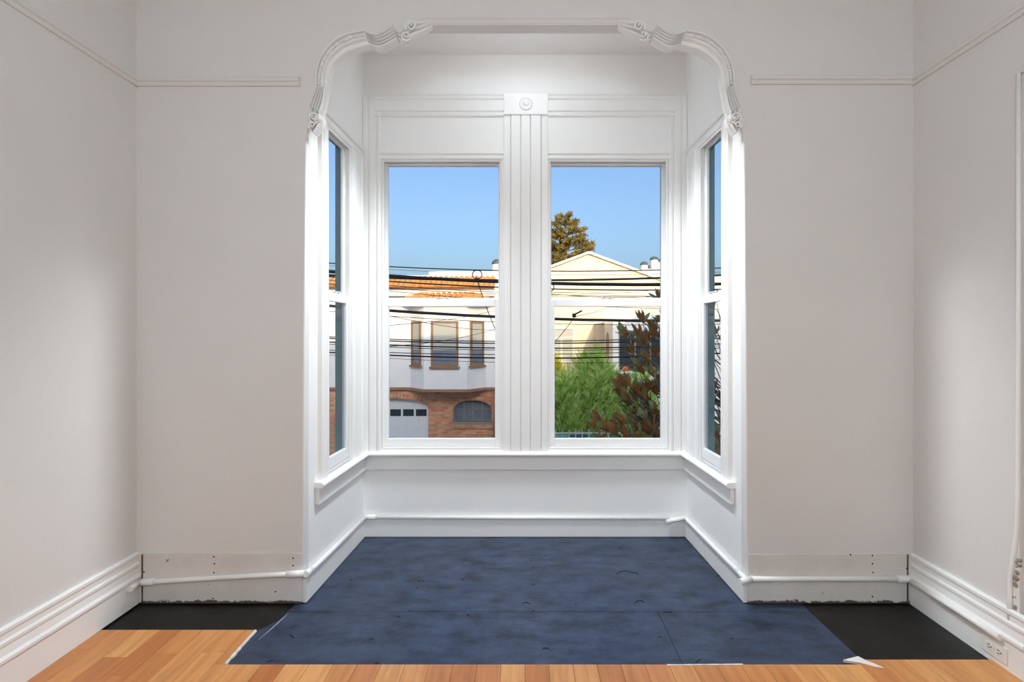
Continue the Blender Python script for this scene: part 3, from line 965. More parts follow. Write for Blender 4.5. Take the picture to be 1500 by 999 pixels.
def leaf_mat(name, c1, c2, rough=0.55, trans=0.25, scale=2.5):
    t = NT(name)
    f = t.noise(t.mapped((1, 1, 1)), scale, 4)
    r = t.ramp(f, [(0.32, c1), (0.68, c2)])
    t.l(r.outputs[0], t.b.inputs['Base Color'])
    t.set(Roughness=rough)
    tl = t.n('ShaderNodeBsdfTranslucent')
    t.l(r.outputs[0], tl.inputs[0])
    mx = t.n('ShaderNodeMixShader')
    mx.inputs[0].default_value = trans
    t.l(t.b.outputs[0], mx.inputs[1])
    t.l(tl.outputs[0], mx.inputs[2])
    t.l(mx.outputs[0], t.out.inputs[0])
    MATS[name] = t.m
leaf_mat('hedge_leaf', rgb(150, 190, 80), rgb(236, 250, 168), 0.5, 0.4, 5)
leaf_mat('sunny_leaf', rgb(170, 178, 40), rgb(214, 210, 60))
leaf_mat('conifer_leaf', rgb(84, 84, 44), rgb(176, 150, 72))
leaf_mat('magnolia_top', rgb(146, 162, 104), rgb(206, 204, 140), 0.35, 0.15, 6)
leaf_mat('magnolia_under', rgb(236, 146, 74), rgb(250, 190, 120), 0.6, 0.45, 6)

# ------------------------------------------------------------------ ground
STZ, WKZ, YDZ = -3.1, -2.97, -2.7
m = MB(); m.box(-40, 40, 5.4, 12.6, STZ - 0.2, STZ)
S(m.build('ground_street', 'asphalt'), 'grey asphalt street below the bay', 'street')
m = MB(); m.box(-40, 40, 2.4, 5.4, STZ - 0.2, WKZ)
S(m.build('ground_sidewalk_near', 'concrete'), 'concrete sidewalk directly under the bay', 'sidewalk')
m = MB(); m.box(-40, 40, 12.6, 14.4, STZ - 0.2, WKZ)
S(m.build('ground_sidewalk_far', 'concrete'), 'concrete sidewalk in front of the brick garage', 'sidewalk')
m = MB(); m.box(-0.6, 12, 14.4, 24, STZ - 0.2, YDZ); m.box(-40, -0.6, 14.4, 17, STZ - 0.2, WKZ - 0.005)
m.box(-60, 60, 24, 70, STZ - 0.2, YDZ - 0.02); m.box(12, 40, 14.4, 24, STZ - 0.2, YDZ)
S(m.build('ground_yard', 'soil'), 'planted front yard behind the metal fence', 'ground')

# ------------------------------------------------------------------ own house mass and taller neighbour (they cast the shade across the street)
m = MB()
m.box(-6.0, -HX - 0.16, -9.0, FY + 0.15, STZ, 5.95)
m.box(HX + 0.16, 4.3, -9.0, FY + 0.15, STZ, 5.95)
m.box(-HX - 0.16, HX + 0.16, -9.0, FY + 0.15, CZ + 0.13, 5.95)
m.box(-HX - 0.16, HX + 0.16, -9.0, RY - 0.16, STZ, 5.95)
m.box(-HX - 0.16, HX + 0.16, RY - 0.16, FY + 0.15, STZ, -0.13)
m.box(-1.34, 1.34, FY + 0.15, BY + 0.2, STZ, -0.13)
m.box(-1.42, 1.42, FY + 0.15, BY + 0.24, CZ + 0.13, 3.9)
S(m.build('wall_house', 'house_teal'), 'teal painted outer body of the house around the room', 'house body')
nb = thing('neighbour_house', (8.4, -2, STZ), 'taller gabled house next door on the outlet side', 'house')
m = MB()
m.prism([(4.5, STZ), (12.5, STZ), (12.5, 6.8), (8.5, 9.2), (4.5, 6.8)], lambda u, v, d: Vector((u, d, v)), -9.0, FY + 0.2)
m.build('body', 'stucco_cream', nb)
nb2 = thing('neighbour_house', (-10, -2, STZ), 'flat-roofed house next door on the laminate-notch side', 'house')
m = MB(); m.box(-13.5, -6.15, -9, FY + 0.1, STZ, 5.85); m.build('body', 'stucco_white', nb2)

# ------------------------------------------------------------------ brick-and-stucco house across the street
H1 = thing('stucco_house', (-4.4, 18.5, WKZ), 'white stucco house with brick garage floor and tiled eaves', 'house')
GY = 16.5
X0, X1 = -8.3, -0.72
fnF = lambda u, v, d: Vector((u, GY + d, v))
def arc_open(xa, xb, zb, zs, za, n=14, p=2.0):
    pts = [(xa, zb), (xb, zb)]
    for k in range(n + 1):
        a = PI * k / n
        cx, rx = (xa + xb) / 2, (xb - xa) / 2
        c, s = math.cos(a), math.sin(a)
        pts.append((cx + rx * math.copysign(abs(c) ** (2 / p), c), zs + (za - zs) * abs(s) ** (2 / p)))
    return pts
gar = arc_open(-5.95, -3.19, -2.95, -1.02, -0.70, p=2.4)
win = arc_open(-2.37, -1.10, -1.47, -1.10, -0.77, p=2.3)
m = MB()
m.plate([(X0, WKZ), (X1, WKZ), (X1, -0.38), (X0, -0.38)], [gar, win], fnF, 0, 0.35)
m.build('brick_wall', 'brick', H1)
m = MB()
for lp, skip in ((gar, 2), (win, 2)):
    arcp = lp[2:]
    rs = smoothed(arcp, 26 if lp is gar else 22, 0)
    cx = sum(p[0] for p in arcp) / len(arcp)
    for k in range(len(rs) - 1):
        a, b = Vector(rs[k]), Vector(rs[k + 1])
        d = (b - a).normalized()
        nn = Vector((d.y, -d.x))
        if nn.dot((a + b) / 2 - Vector((cx, -2.4))) < 0:
            nn = -nn
        a2, b2 = a + d * 0.008, b - d * 0.008
        m.prism([tuple(a2), tuple(b2), tuple(b2 + nn * 0.20), tuple(a2 + nn * 0.20)], fnF, -0.03, 0.02)
o = m.build('arch_brick', 'brick', H1); o['kind'] = 'stuff'
m = MB()
for k in range(13):
    x = -2.40 + k * 0.102
    m.box(x + 0.006, x + 0.096, GY - 0.05, GY + 0.05, -1.70, -1.56)
o = m.build('sill_brick', 'brick', H1); o['kind'] = 'stuff'
m = MB(); m.box(-2.40, -1.07, GY - 0.06, GY + 0.1, -1.56, -1.47); m.build('window_ledge', 'stone_frame', H1)
m = MB(); m.tube([(-1.02, GY - 0.06, WKZ), (-1.02, GY - 0.06, -0.5)], 0.03, 6); m.build('downpipe', 'cornice_brown', H1)
# arched window
aw = MB()
aw.plate([(u, v) for u, v in win], [[(-1.735 + (u + 1.735) * 0.93, -1.14 + (v + 1.14) * 0.91) for u, v in win]], fnF, 0.12, 0.20)
for px in (679, 692, 706):
    x = (px - 769) * GY / F
    aw.box(x - 0.02, x + 0.02, GY + 0.125, GY + 0.195, -1.45, -0.80)
aw.box(-2.33, -1.13, GY + 0.125, GY + 0.195, -1.105, -1.075)
awo = aw.build('arched_window', 'stone_frame', H1)
m = MB(); m.plate([(-1.735 + (u + 1.735) * 0.96, -1.14 + (v + 1.14) * 0.96) for u, v in win], [], fnF, 0.155, 0.165); m.build('pane', 'grey_glass', awo)
# garage door
gd = MB()
for k in range(4):
    z1 = -1.02 - k * 0.485
    gd.box(-5.94, -3.20, GY + 0.22, GY + 0.27, z1 - 0.475, z1)
gd.box(-5.94, -3.20, GY + 0.24, GY + 0.30, -2.95, -0.68)
gdo = gd.build('garage_door', 'garage_white', H1, bevel=0.008)
m = MB(); m.box(-5.94, -3.20, GY + 0.20, GY + 0.26, -1.03, -0.69); m.build('header_panel', 'garage_white', gdo)
m = MB(); m.box(-3.27, -3.19, GY + 0.14, GY + 0.26, -2.95, -0.80); m.build('door_post', 'garage_white', gdo)
for k in range(6):
    x1 = -3.29 - k * 0.43
    m = MB(); m.box(x1 - 0.36, x1, GY + 0.212, GY + 0.225, -1.33, -1.10); m.build('pane', 'dark_glass', gdo)
# stucco floor with bay
bayc = [(-3.78, GY), (-3.22, GY - 0.62), (-1.84, GY - 0.62), (-1.28, GY)]
m = MB()
m.box(X0, X1, GY, GY + 5, -0.34, 3.06)
m.prism(bayc, lambda u, v, d: Vector((u, v, d)), -0.34, 2.60)
m.build('stucco_wall', 'stucco_white', H1)
m = MB()
m.prism([(X0, GY + 0.02), (X0, GY - 0.10), (-3.82, GY - 0.10), (-3.26, GY - 0.72), (-1.80, GY - 0.72), (-1.24, GY - 0.10), (X1, GY - 0.10), (X1, GY + 0.02)], lambda u, v, d: Vector((u, v, d)), -0.42, -0.34)
m.build('cornice', 'cornice_brown', H1)
def tilt_window(p0, p1, z0, z1, name='window'):
    p0, p1 = Vector((p0[0], p0[1], 0)), Vector((p1[0], p1[1], 0))
    s = (p1 - p0).normalized(); L = (p1 - p0).length
    fr = Frame(p0, s, Vector((-s.y, s.x, 0)))
    mm = MB(); ring(mm, fr, 0, L, z0, z1, -0.05, 0.01, 0.07, 0.07, 0.07, 0.06)
    mm.box(-0.05, L + 0.05, -0.09, 0.01, z0 - 0.06, z0, fr)
    w = mm.build(name, 'brown_frame', H1)
    mm = MB(); mm.box(0.06, L - 0.06, -0.02, -0.006, z0 + 0.06, z0 + (z1 - z0) * 0.36, fr); mm.build('pane', 'grey_glass', w)
    mm = MB(); mm.box(0.06, L - 0.06, -0.022, -0.006, z0 + (z1 - z0) * 0.36, z1 - 0.05, fr); mm.build('roller_blind', 'blind', w)
lp = lambda a, b, t: (a[0] + (b[0] - a[0]) * t, a[1] + (b[1] - a[1]) * t)
tilt_window(lp(bayc[0], bayc[1], 0.14), lp(bayc[0], bayc[1], 0.82), 0.40, 1.83)
tilt_window(lp(bayc[1], bayc[2], 0.17), lp(bayc[1], bayc[2], 0.80), 0.38, 1.83)
tilt_window(lp(bayc[2], bayc[3], 0.14), lp(bayc[2], bayc[3], 0.84), 0.40, 1.83)
tilt_window((-7.5, GY), (-6.5, GY), 0.38, 1.83)
tilt_window((-5.9, GY), (-4.9, GY), 0.38, 1.83)
# barrel-tiled eaves: main parapet and bay cap
def tiles(name, a, b, down, up, step=0.17, r=0.085):
    """rows of half-round tiles between the eave line a-b, rising along vector up"""
    a, b, up = Vector(a), Vector(b), Vector(up)
    n = max(2, int((b - a).length / step))
    mm = MB()
    d = (b - a).normalized()
    nrm = d.cross(up).normalized()
    if nrm.z < 0:
        nrm = -nrm
    mm.hexa([a - nrm * 0.05, b - nrm * 0.05, b + up - nrm * 0.05, a + up - nrm * 0.05, a, b, b + up, a + up])
    for k in range(n):
        c = a + (b - a) * ((k + 0.5) / n)
        rows = 3
        for q in range(rows):
            lo = c + up * (q / rows) - up.normalized() * (0.05 if q == 0 else 0.02) + nrm * 0.015
            hi = c + up * ((q + 1) / rows)
            rings = []
            for P, rr in ((lo, r), (hi, r * 0.85)):
                rings.append([P + d * (rr * math.cos(PI * j / 5)) + nrm * (rr * 0.9 * math.sin(PI * j / 5)) for j in range(6)])
            mm.loft(rings)
    o = mm.build(name, 'roof_tile', H1); o['kind'] = 'stuff'
    return o
tiles('eave_tile', (X0 - 0.1, GY - 0.42, 2.94), (-0.98, GY - 0.42, 2.94), None, (0, 0.55, 0.36))
tiles('bay_tile', (-3.42, GY - 0.98, 2.44), (-1.62, GY - 0.98, 2.44), None, (0, 0.55, 0.27))
tiles('bay_tile', (-4.05, GY - 0.30, 2.46), (-3.44, GY - 0.96, 2.44), None, (0.38, 0.38, 0.27))
tiles('bay_tile', (-1.60, GY - 0.96, 2.44), (-1.02, GY - 0.30, 2.46), None, (-0.38, 0.38, 0.27))
m = MB(); m.box(X0, -1.0, GY - 0.25, GY + 0.02, 2.66, 2.94); m.build('fascia', 'stucco_white', H1)
m = MB(); m.box(-3.35, X1, GY + 0.9, GY + 1.2, 3.0, 3.60); m.build('roof_parapet', 'stucco_white', H1)
m = MB(); m.box(X0, -3.35, GY + 1.2, GY + 1.5, 3.0, 3.50); m.build('roof_parapet', 'stucco_white', H1)
m = MB(); m.lathe((-1.02, GY + 1.6, 3.0), [(0.17, 0), (0.17, 0.92), (0.15, 1.03), (0.06, 1.10)], (0, 0, 1), 16)
fl = m.build('flue', 'flue_white', H1)
m = MB(); m.lathe((-1.02, GY + 1.6, 3.94), [(0.18, 0), (0.185, 0.05), (0.16, 0.12), (0.07, 0.18), (0.01, 0.19)], (0, 0, 1), 16); m.build('flue_cap', 'flue_cap', fl)

# house further along, seen through the narrow window beside the notch
H3 = thing('row_house', (-12.4, 18, WKZ), 'plain pale row house standing beyond the brick-garage house', 'house')
m = MB(); m.box(-16.5, -8.4, GY + 0.1, GY + 8, WKZ, 3.3); m.build('stucco_wall', 'stucco_white', H3)
for x in (-15.3, -12.9, -10.5):
    m = MB(); m.box(x, x + 1.2, GY + 0.04, GY + 0.12, 0.2, 1.8); w = m.build('window', 'brown_frame', H3)
    m = MB(); m.box(x + 0.08, x + 1.12, GY + 0.03, GY + 0.05, 0.28, 1.72); m.build('pane', 'grey_glass', w)
m = MB(); m.box(-16.7, -8.4, GY - 0.2, GY + 0.2, 3.1, 3.4); m.build('cornice', 'cornice_brown', H3)

# ------------------------------------------------------------------ cream gabled house with its wing
H2 = thing('gabled_house', (3.0, 24, YDZ), 'cream gabled house set back behind the hedge, with a flat white wing', 'house')
HY = 22.0
pk = (2.80, 4.95)
m = MB()
gpoly = [(-1.2, YDZ), (6.6, YDZ), (6.6, pk[1] - 0.37 * (6.6 - pk[0])), pk, (-1.2, pk[1] - 0.37 * (pk[0] + 1.2))]
m.prism(gpoly, lambda u, v, d: Vector((u, HY + d, v)), 0, 3.4)
m.build('gable_wall', 'stucco_cream', H2)
m = MB()
for sx, xe in ((1, 6.9), (-1, -1.5)):
    ze = pk[1] - 0.37 * abs(xe - pk[0])
    m.prism([(pk[0], pk[1] + 0.10), (xe, ze + 0.10), (xe, ze), (pk[0], pk[1])], lambda u, v, d: Vector((u, HY + d, v)), -0.16, 3.5)
m.build('roof', 'fascia_white', H2)
m = MB()
for sx, xe in ((1, 6.6), (-1, -1.2)):
    ze = pk[1] - 0.37 * abs(xe - pk[0])
    m.prism([(pk[0], pk[1] - 0.06), (xe, ze - 0.06), (xe, ze - 0.14), (pk[0], pk[1] - 0.14)], lambda u, v, d: Vector((u, HY + d, v)), -0.025, 0.0)
m.build('bargeboard', 'stucco_cream', H2)
# tall window in the gable wall
mm = MB(); fr = Frame((1.02, HY, 0), (1, 0, 0), (0, 1, 0)); ring(mm, fr, 0, 1.16, 0.15, 1.72, -0.06, 0.01, 0.09, 0.09, 0.08, 0.08)
mm.box(0.1, 1.06, -0.05, 0.0, 1.22, 1.28, fr)
mm.box(0.55, 0.62, -0.05, 0.0, 0.2, 1.25, fr)
w = mm.build('window', 'fascia_white', H2)
m = MB(); m.box(0.09, 1.07, -0.02, -0.005, 0.22, 1.65, fr); m.build('curtain', 'blind', w)
# flat-roofed wing
WY = 19.0
m = MB(); m.box(3.03, 3.34, WY, HY, YDZ, 1.87); m.build('porch_wall', 'porch_tan', H2)
m = MB()
m.plate(arc_open(3.08, 3.20, -1.2, 1.2, 1.5, n=8), [], lambda u, v, d: Vector((u, WY + d, v)), -0.02, 0.01); m.build('niche', 'brown_frame', H2)
m = MB()
m.plate([(3.34, YDZ), (8.2, YDZ), (8.2, 2.15), (4.4, 2.15), (3.34, 1.60)], [[(3.56, 0.02), (5.3, 0.02), (5.3, 1.55), (3.56, 1.55)]], lambda u, v, d: Vector((u, WY + d, v)), 0, 0.3)
m.box(3.4, 8.2, WY + 0.3, HY, YDZ, -0.2)
m.box(3.4, 8.2, WY + 0.3, HY, 1.6, 1.85)
m.build('wing_wall', 'stucco_white', H2)
mm = MB(); fr = Frame((3.56, WY, 0), (1, 0, 0), (0, 1, 0)); ring(mm, fr, 0, 1.74, 0.02, 1.55, 0.05, 0.12, 0.05, 0.05, 0.05, 0.05)
mm.box(0.62, 0.67, 0.05, 0.12, 0.05, 1.5, fr); mm.box(1.2, 1.25, 0.05, 0.12, 0.05, 1.5, fr)
w = mm.build('wing_window', 'stone_frame', H2)
m = MB(); m.box(0.04, 1.70, 0.08, 0.09, 0.05, 1.5, fr); m.build('pane', 'dark_glass', w)
m = MB(); m.box(-0.06, 1.80, -0.28, 0.04, -0.06, 0.02, fr); m.build('window_ledge', 'fascia_white', H2)
for k, (x, mt, sx) in enumerate(((3.90, 'orange_cloth', 0.24), (4.33, 'blue_cloth', 0.11), (4.74, 'orange_cloth', 0.16))):
    b = thing('cloth_bundle', (x, WY - 0.14, 0.02), ('wider orange bundle on the wing window ledge, nearest the porch', 'bright blue bundle lying between two orange ones', 'smaller orange bundle on the wing window ledge, farther from the porch')[k], 'bundle', 'bundles on the wing window ledge')
    m = MB()
    for q in range(5):
        m.ball((x + (random.random() - 0.5) * sx * 1.0, WY - 0.14, 0.09 + 0.05 * random.random()), 0.07 + 0.03 * random.random(), 8, (1.3, 0.9, 0.9))
    m.build('cloth', mt, b)
# house with roof flues beyond the gable
H4 = thing('flue_house', (8.4, 28, YDZ), 'white flat-roofed house with round-capped flues behind the gable', 'house')
m = MB(); m.box(6.0, 13, 26, 32, YDZ, 4.05); m.box(6.75, 13, 25.8, 26.4, 3.6, 4.5); m.build('wall', 'stucco_white', H4)
for x, h, r in ((6.34, 1.15, 0.20), (6.62, 0.95, 0.12), (6.88, 1.42, 0.22), (7.26, 1.3, 0.2)):
    m = MB(); m.lathe((x, 26.6, 4.0), [(r, 0), (r, h - 0.12), (r * 0.9, h)], (0, 0, 1), 14); f = m.build('flue', 'flue_white', H4)
    m = MB(); m.lathe((x, 26.6, 4.0 + h - 0.06), [(r * 1.06, 0), (r * 1.04, 0.07), (r * 0.7, 0.16), (0.02, 0.2)], (0, 0, 1), 14); m.build('flue_cap', 'flue_cap', f)

# ------------------------------------------------------------------ fence and bins
fe = thing('metal_fence', (2.2, 14.6, YDZ), 'pale metal picket fence in front of the hedge', 'fence')
m = MB(); m.box(-0.5, 6.2, 14.58, 14.62, -1.50, -1.46); m.build('rail', 'fence_metal', fe)
m = MB(); m.box(-0.5, 6.2, 14.58, 14.62, -2.55, -2.51); m.build('rail', 'fence_metal', fe)
pm = MB(); pm.box(-0.014, 0.014, -0.014, 0.014, 0, 1.26); pm.lathe((0, 0, 1.26), [(0.018, 0), (0.012, 0.02), (0.001, 0.09)], (0, 0, 1), 4, False)
p0 = pm.build('picket', 'fence_metal', fe)
put(p0, (-0.45, 14.6, YDZ), fe)
for k in range(1, 35):
    copy_to(p0, 'picket', (-0.45 + k * 0.193, 14.6, YDZ), fe)
for x, mt, lb in ((1.12, 'bin_teal', 'pale teal wheeled bin standing behind the metal fence'), (1.60, 'bin_blue', 'dark blue wheeled bin standing between two others'), (2.05, 'bin_green', 'green wheeled bin standing behind the metal fence'), (0.55, 'bin_blue', 'dark blue wheeled bin at the end of the bin row')):
    y = 14.95
    e = thing('wheeled_bin', (x, y, YDZ), lb, 'bin', 'bins behind the fence')
    m = MB()
    m.loft([[Vector((x + a * w, y + b * w * 1.1, z)) for a, b in ((-1, -1), (1, -1), (1, 1), (-1, 1))] for z, w in ((YDZ + 0.06, 0.16), (YDZ + 0.95, 0.21))])
    m.build('body', mt, e, bevel=0.02)
    m = MB()
    m.loft([[Vector((x + a * w, y + b * w * 1.15, z)) for a, b in ((-1, -1), (1, -1), (1, 1), (-1, 1))] for z, w in ((YDZ + 0.95, 0.225), (YDZ + 1.0, 0.225), (YDZ + 1.07, 0.17))])
    m.build('lid', mt, e, bevel=0.015)
    for s in (-1, 1):
        m = MB(); m.lathe((x + s * 0.17, y + 0.16, YDZ + 0.1), [(0.10, -0.025), (0.10, 0.025)], (1, 0, 0), 12, False); m.build('wheel', 'wire_black', e)

# ------------------------------------------------------------------ overhead wires
def wire(label, group, ya, yb, pts, rad, mat='wire_black', sag=0.0, ext=8.5):
    """pts: two (x, z) knots; the wire runs on past both windows to the poles along the street"""
    (xa, za), (xb, zb) = pts
    sl = (zb - za) / (xb - xa)
    n = 18
    P = []
    for k in range(n + 1):
        t = k / n
        x = -ext + 2 * ext * t
        y = ya + (yb - ya) * t
        P.append((x, y, za + (x - xa) * sl + sag * ((x - xa) * (x - xb)) / 20.0))
    m = MB(); m.tube(P, rad, 6)
    return tag(m.build('overhead_wire', mat), label, 'wire', group)
def pz(px, py, y):
    v = at(px, py, y)
    return (v.x, v.z)
def W2(label, group, y, a, b, rad, mat='wire_black', sag=0.15):
    wire(label, group, y, y, (pz(a[0], a[1], y), pz(b[0], b[1], y)), rad, mat, sag)
TH = 'thick cables over the street'
TN = 'thin wires over the street'
W2('thin dark wire strung highest, against the sky', TN, 9.4, (567, 390.5), (971, 395.5), 0.011)
W2('hair-thin wire just under the highest wire', TN, 9.9, (567, 394.5), (971, 401.5), 0.004)
W2('thick black cable bundle crossing in front of the tiled eaves', TH, 8.6, (567, 404), (971, 417), 0.032)
W2('brown cable strung close along the thick black bundle', TH, 8.9, (567, 407), (971, 407), 0.021, 'cable_brown')
W2('reddish-brown wire over the main row of eave tiles', TN, 9.0, (567, 412), (971, 425), 0.013, 'cable_brown')
for k, (a, b) in enumerate(((418, 428), (422, 429), (426, 446))):
    W2('thin wire slanting across the ' + ('upper edge of the tiled eaves', 'white strip between the tile rows', 'bay tiles, steepest of its kind')[k], TN, 9.6 + 0.12 * k, (567, a), (971, b + 6), 0.0065)
W2('thick brown cable just below the meeting rails', TH, 8.3, (570, 455), (965, 470), 0.027, 'cable_brown')
W2('thin wire just under the thick brown cable', TN, 9.3, (570, 463), (965, 476), 0.0065)
for k, (a, b, r) in enumerate(((497, 496, 0.010), (499.5, 499.5, 0.013), (505.5, 507.5, 0.013), (508.5, 510.5, 0.007), (520.5, 521.5, 0.015), (516.5, 514.5, 0.008), (525, 530, 0.005))):
    W2(('topmost dark wire of the level band across the opposite bay windows', 'second dark wire down in the level band across the opposite bay windows',
        'third wire down in the level band, along the shadow edge', 'thin fourth wire down in the level band across the opposite bay windows',
        'heaviest dark wire of the level band, second from its bottom', 'thin wire right above the heaviest wire of the level band', 'hair-thin lowest wire of the level band')[k], TN, 8.95 + 0.1 * k, (570, a), (965, b), r)
def drop(label, pa, pb, y, y2, rad, mids=()):
    A_, B_ = at(pa[0], pa[1], y), at(pb[0], pb[1], y2)
    P = []
    for k in range(9):
        t = k / 8
        p = A_.lerp(B_, t)
        p.z -= 0.12 * math.sin(PI * t)
        P.append(p)
    m = MB(); m.tube(P, rad, 5)
    tag(m.build('service_drop', 'wire_black'), label, 'wire', 'service drops between the cables and the houses')
drop('thin drop wire slanting up over the left flank window of the stucco bay', (520, 480), (760, 446), 9.0, 15.0, 0.006)
drop('thin drop wire rising across the middle window of the stucco bay', (540, 510), (745, 476), 9.2, 15.0, 0.006)
drop('thin drop wire falling from the knot towards the brick wall', (566, 462), (760, 482), 8.8, 15.0, 0.006)
drop('short wire hanging down from the cable knot', (697, 404), (745, 520), 8.55, 9.2, 0.008)
drop('thin drop wire running up across the cream gable', (806, 428), (985, 419), 8.8, 20.0, 0.006)
drop('level thin drop wire across the cream gable', (790, 429), (985, 430), 9.3, 18.0, 0.005)
drop('thin drop wire fanning from the clamp to the porch', (842, 464), (790, 515), 8.35, 14.0, 0.007)
drop('thin drop wire fanning from the clamp up to the roof', (842, 464), (905, 437), 8.35, 20.0, 0.006)
# loops of spare wire on the bundle
for cx, cy, y, r, lb in ((699, 402, 8.5, 7.0, 'small loop of spare wire on the bundle before the eaves'), (804, 421, 8.55, 7.5, 'small loop of spare wire beside the gable')):
    P = []
    for k in range(19):
        a = -0.6 + 2 * PI * k / 18
        P.append(at(cx + r * math.cos(a), cy + r * 0.9 * math.sin(a), y))
    m = MB(); m.tube(P, 0.010, 6)
    tag(m.build('wire_loop', 'wire_black'), lb, 'wire')
cl = thing('cable_clamp', at(841, 464, 8.3), 'small dark clamp on the brown cable before the cream house', 'clamp')
q = at(841, 461, 8.3)
m = MB(); m.box(q.x - 0.03, q.x + 0.03, q.y - 0.03, q.y + 0.03, q.z - 0.045, q.z + 0.02); m.build('body', 'wire_black', cl, bevel=0.006)
m = MB(); m.tube([q, q + Vector((0.14, 0.1, 0.07))], 0.014, 6); m.build('arm', 'wire_black', cl)

# ------------------------------------------------------------------ plants
def foliage(name, mat, parent, blades, kind=True):
    """blades: list of (base, direction, length, width)"""
    vs, fs = [], []
    for b, d, L, w in blades:
        d = d.normalized()
        s = d.cross(Vector((random.random() - 0.5, random.random() - 0.5, random.random() - 0.5)))
        if s.length < 1e-4:
            continue
        s.normalize()
        nn = d.cross(s)
        i = len(vs)
        mid = b + d * L * 0.45 + nn * L * 0.06
        vs += [b - s * w * 0.35, b + s * w * 0.35, mid + s * w * 0.5, mid - s * w * 0.5, b + d * L]
        fs += [(i, i + 1, i + 2, i + 3), (i + 3, i + 2, i + 4)]
    o = sum(vs, Vector()) / len(vs)
    me = bpy.data.meshes.new(name)
    me.from_pydata([v - o for v in vs], [], fs)
    me.materials.append(MATS[mat])
    ob = bpy.data.objects.new(name, me)
    COL.objects.link(ob)
    put(ob, o, parent)
    if kind:
        ob['kind'] = 'stuff'
    return ob
rnd = random.random
def rvec():
    while True:
        v = Vector((rnd() * 2 - 1, rnd() * 2 - 1, rnd() * 2 - 1))
        if 0.05 < v.length < 1:
            return v.normalized()
def shrub(label, c, rx, ry, h, n, mat, upright=0.9, L=(0.22, 0.5)):
    e = thing('hedge_shrub', (c[0], c[1], YDZ), label, 'shrub', 'shrubs behind the fence')
    bl = []
    plumes = []
    for k in range(46):                      # upright plumes that give the ragged top
        a, r = rnd() * 2 * PI, math.sqrt(rnd())
        x, y = c[0] + rx * r * math.cos(a), c[1] + ry * r * math.sin(a)
        top = h * (0.72 + 0.28 * (1 - r * r)) * (0.86 + 0.22 * rnd())
        plumes.append((x, y, top, 0.16 + 0.10 * rnd(), (x - c[0]) * 0.16, (y - c[1]) * 0.16))
    for k in range(n):
        x, y, top, pr, lx, ly = random.choice(plumes)
        t = rnd() ** 0.75
        rr = pr * (1.15 - t * 0.95) + 0.03
        v = rvec()
        base = Vector((x + lx * t + v.x * rr, y + ly * t + v.y * rr, YDZ + 0.15 + (top - 0.3) * t))
        d = Vector((v.x * 0.75, v.y * 0.75, 0.35 + upright * rnd()))
        bl.append((base, d, L[0] + (L[1] - L[0]) * rnd(), 0.034 + 0.03 * rnd()))
    foliage('foliage', mat, e, bl)
    m = MB()
    for k in range(5):
        a = 2 * PI * k / 5
        m.tube([(c[0], c[1], YDZ), (c[0] + rx * 0.35 * math.cos(a), c[1] + ry * 0.35 * math.sin(a), YDZ + h * 0.7)], [0.05, 0.02], 6)
    m.build('stem', 'bark', e)
shrub('dense green feathery shrub nearest the yellow-green one', (0.45, 16.7), 0.5, 0.5, 3.2, 5200, 'hedge_leaf')
shrub('tallest feathery green shrub, in front of the porch', (2.3, 16.9), 0.62, 0.5, 3.7, 6500, 'hedge_leaf')
shrub('lower feathery green shrub under the wing window', (3.75, 16.8), 0.5, 0.5, 2.85, 4200, 'hedge_leaf')
shrub('feathery green shrub low between the two taller ones', (1.35, 16.5), 0.42, 0.4, 2.9, 4200, 'hedge_leaf')
shrub('sunlit yellow-green shrub beside the gable-wall window', (0.95, 19.6), 0.55, 0.4, 3.3, 3200, 'sunny_leaf', 1.1)

# conifer behind the gable
co = thing('conifer_tree', (2.72, 36.0, YDZ), 'tall shaggy conifer rising behind the cream gable', 'tree')
cx, cy, top = 2.9, 36.0, 10.15
m = MB(); m.tube([(cx, cy, YDZ), (cx, cy, 5.0), (cx + 0.05, cy, top - 0.2)], [0.35, 0.2, 0.03], 8); m.build('trunk', 'bark', co)
bl = []
limbs = MB()
for k in range(95):
    t = (k / 95) ** 0.9
    z = top - 0.2 - t * 7.5
    R = (0.22 + 0.80 * (top - z) ** 0.88) * (0.55 + 0.65 * rnd())
    R = min(R, 3.6)
    a = k * 2.4 + rnd()
    tip = Vector((cx + R * math.cos(a), cy + R * math.sin(a), z + 0.05 + 0.25 * rnd()))
    base = Vector((cx, cy, z - 0.12 * R))
    limbs.tube([base, base.lerp(tip, 0.5) + Vector((0, 0, -0.05)), tip], [0.05, 0.03, 0.01], 5)
    for q in range(int(70 + 110 * R)):
        u = 0.25 + 0.75 * rnd() ** 0.6
        p = base.lerp(tip, u) + Vector((rnd() - 0.5, rnd() - 0.5, (rnd() - 0.4) * 0.45)) * (0.16 + 0.24 * R * 0.5)
        d = Vector((math.cos(a), math.sin(a), 0.5)) * 0.6 + rvec()
        bl.append((p, d, 0.16 + 0.22 * rnd(), 0.045 + 0.04 * rnd()))
limbs.build('branch', 'bark', co)['kind'] = 'stuff'
foliage('needles', 'conifer_leaf', co, bl)

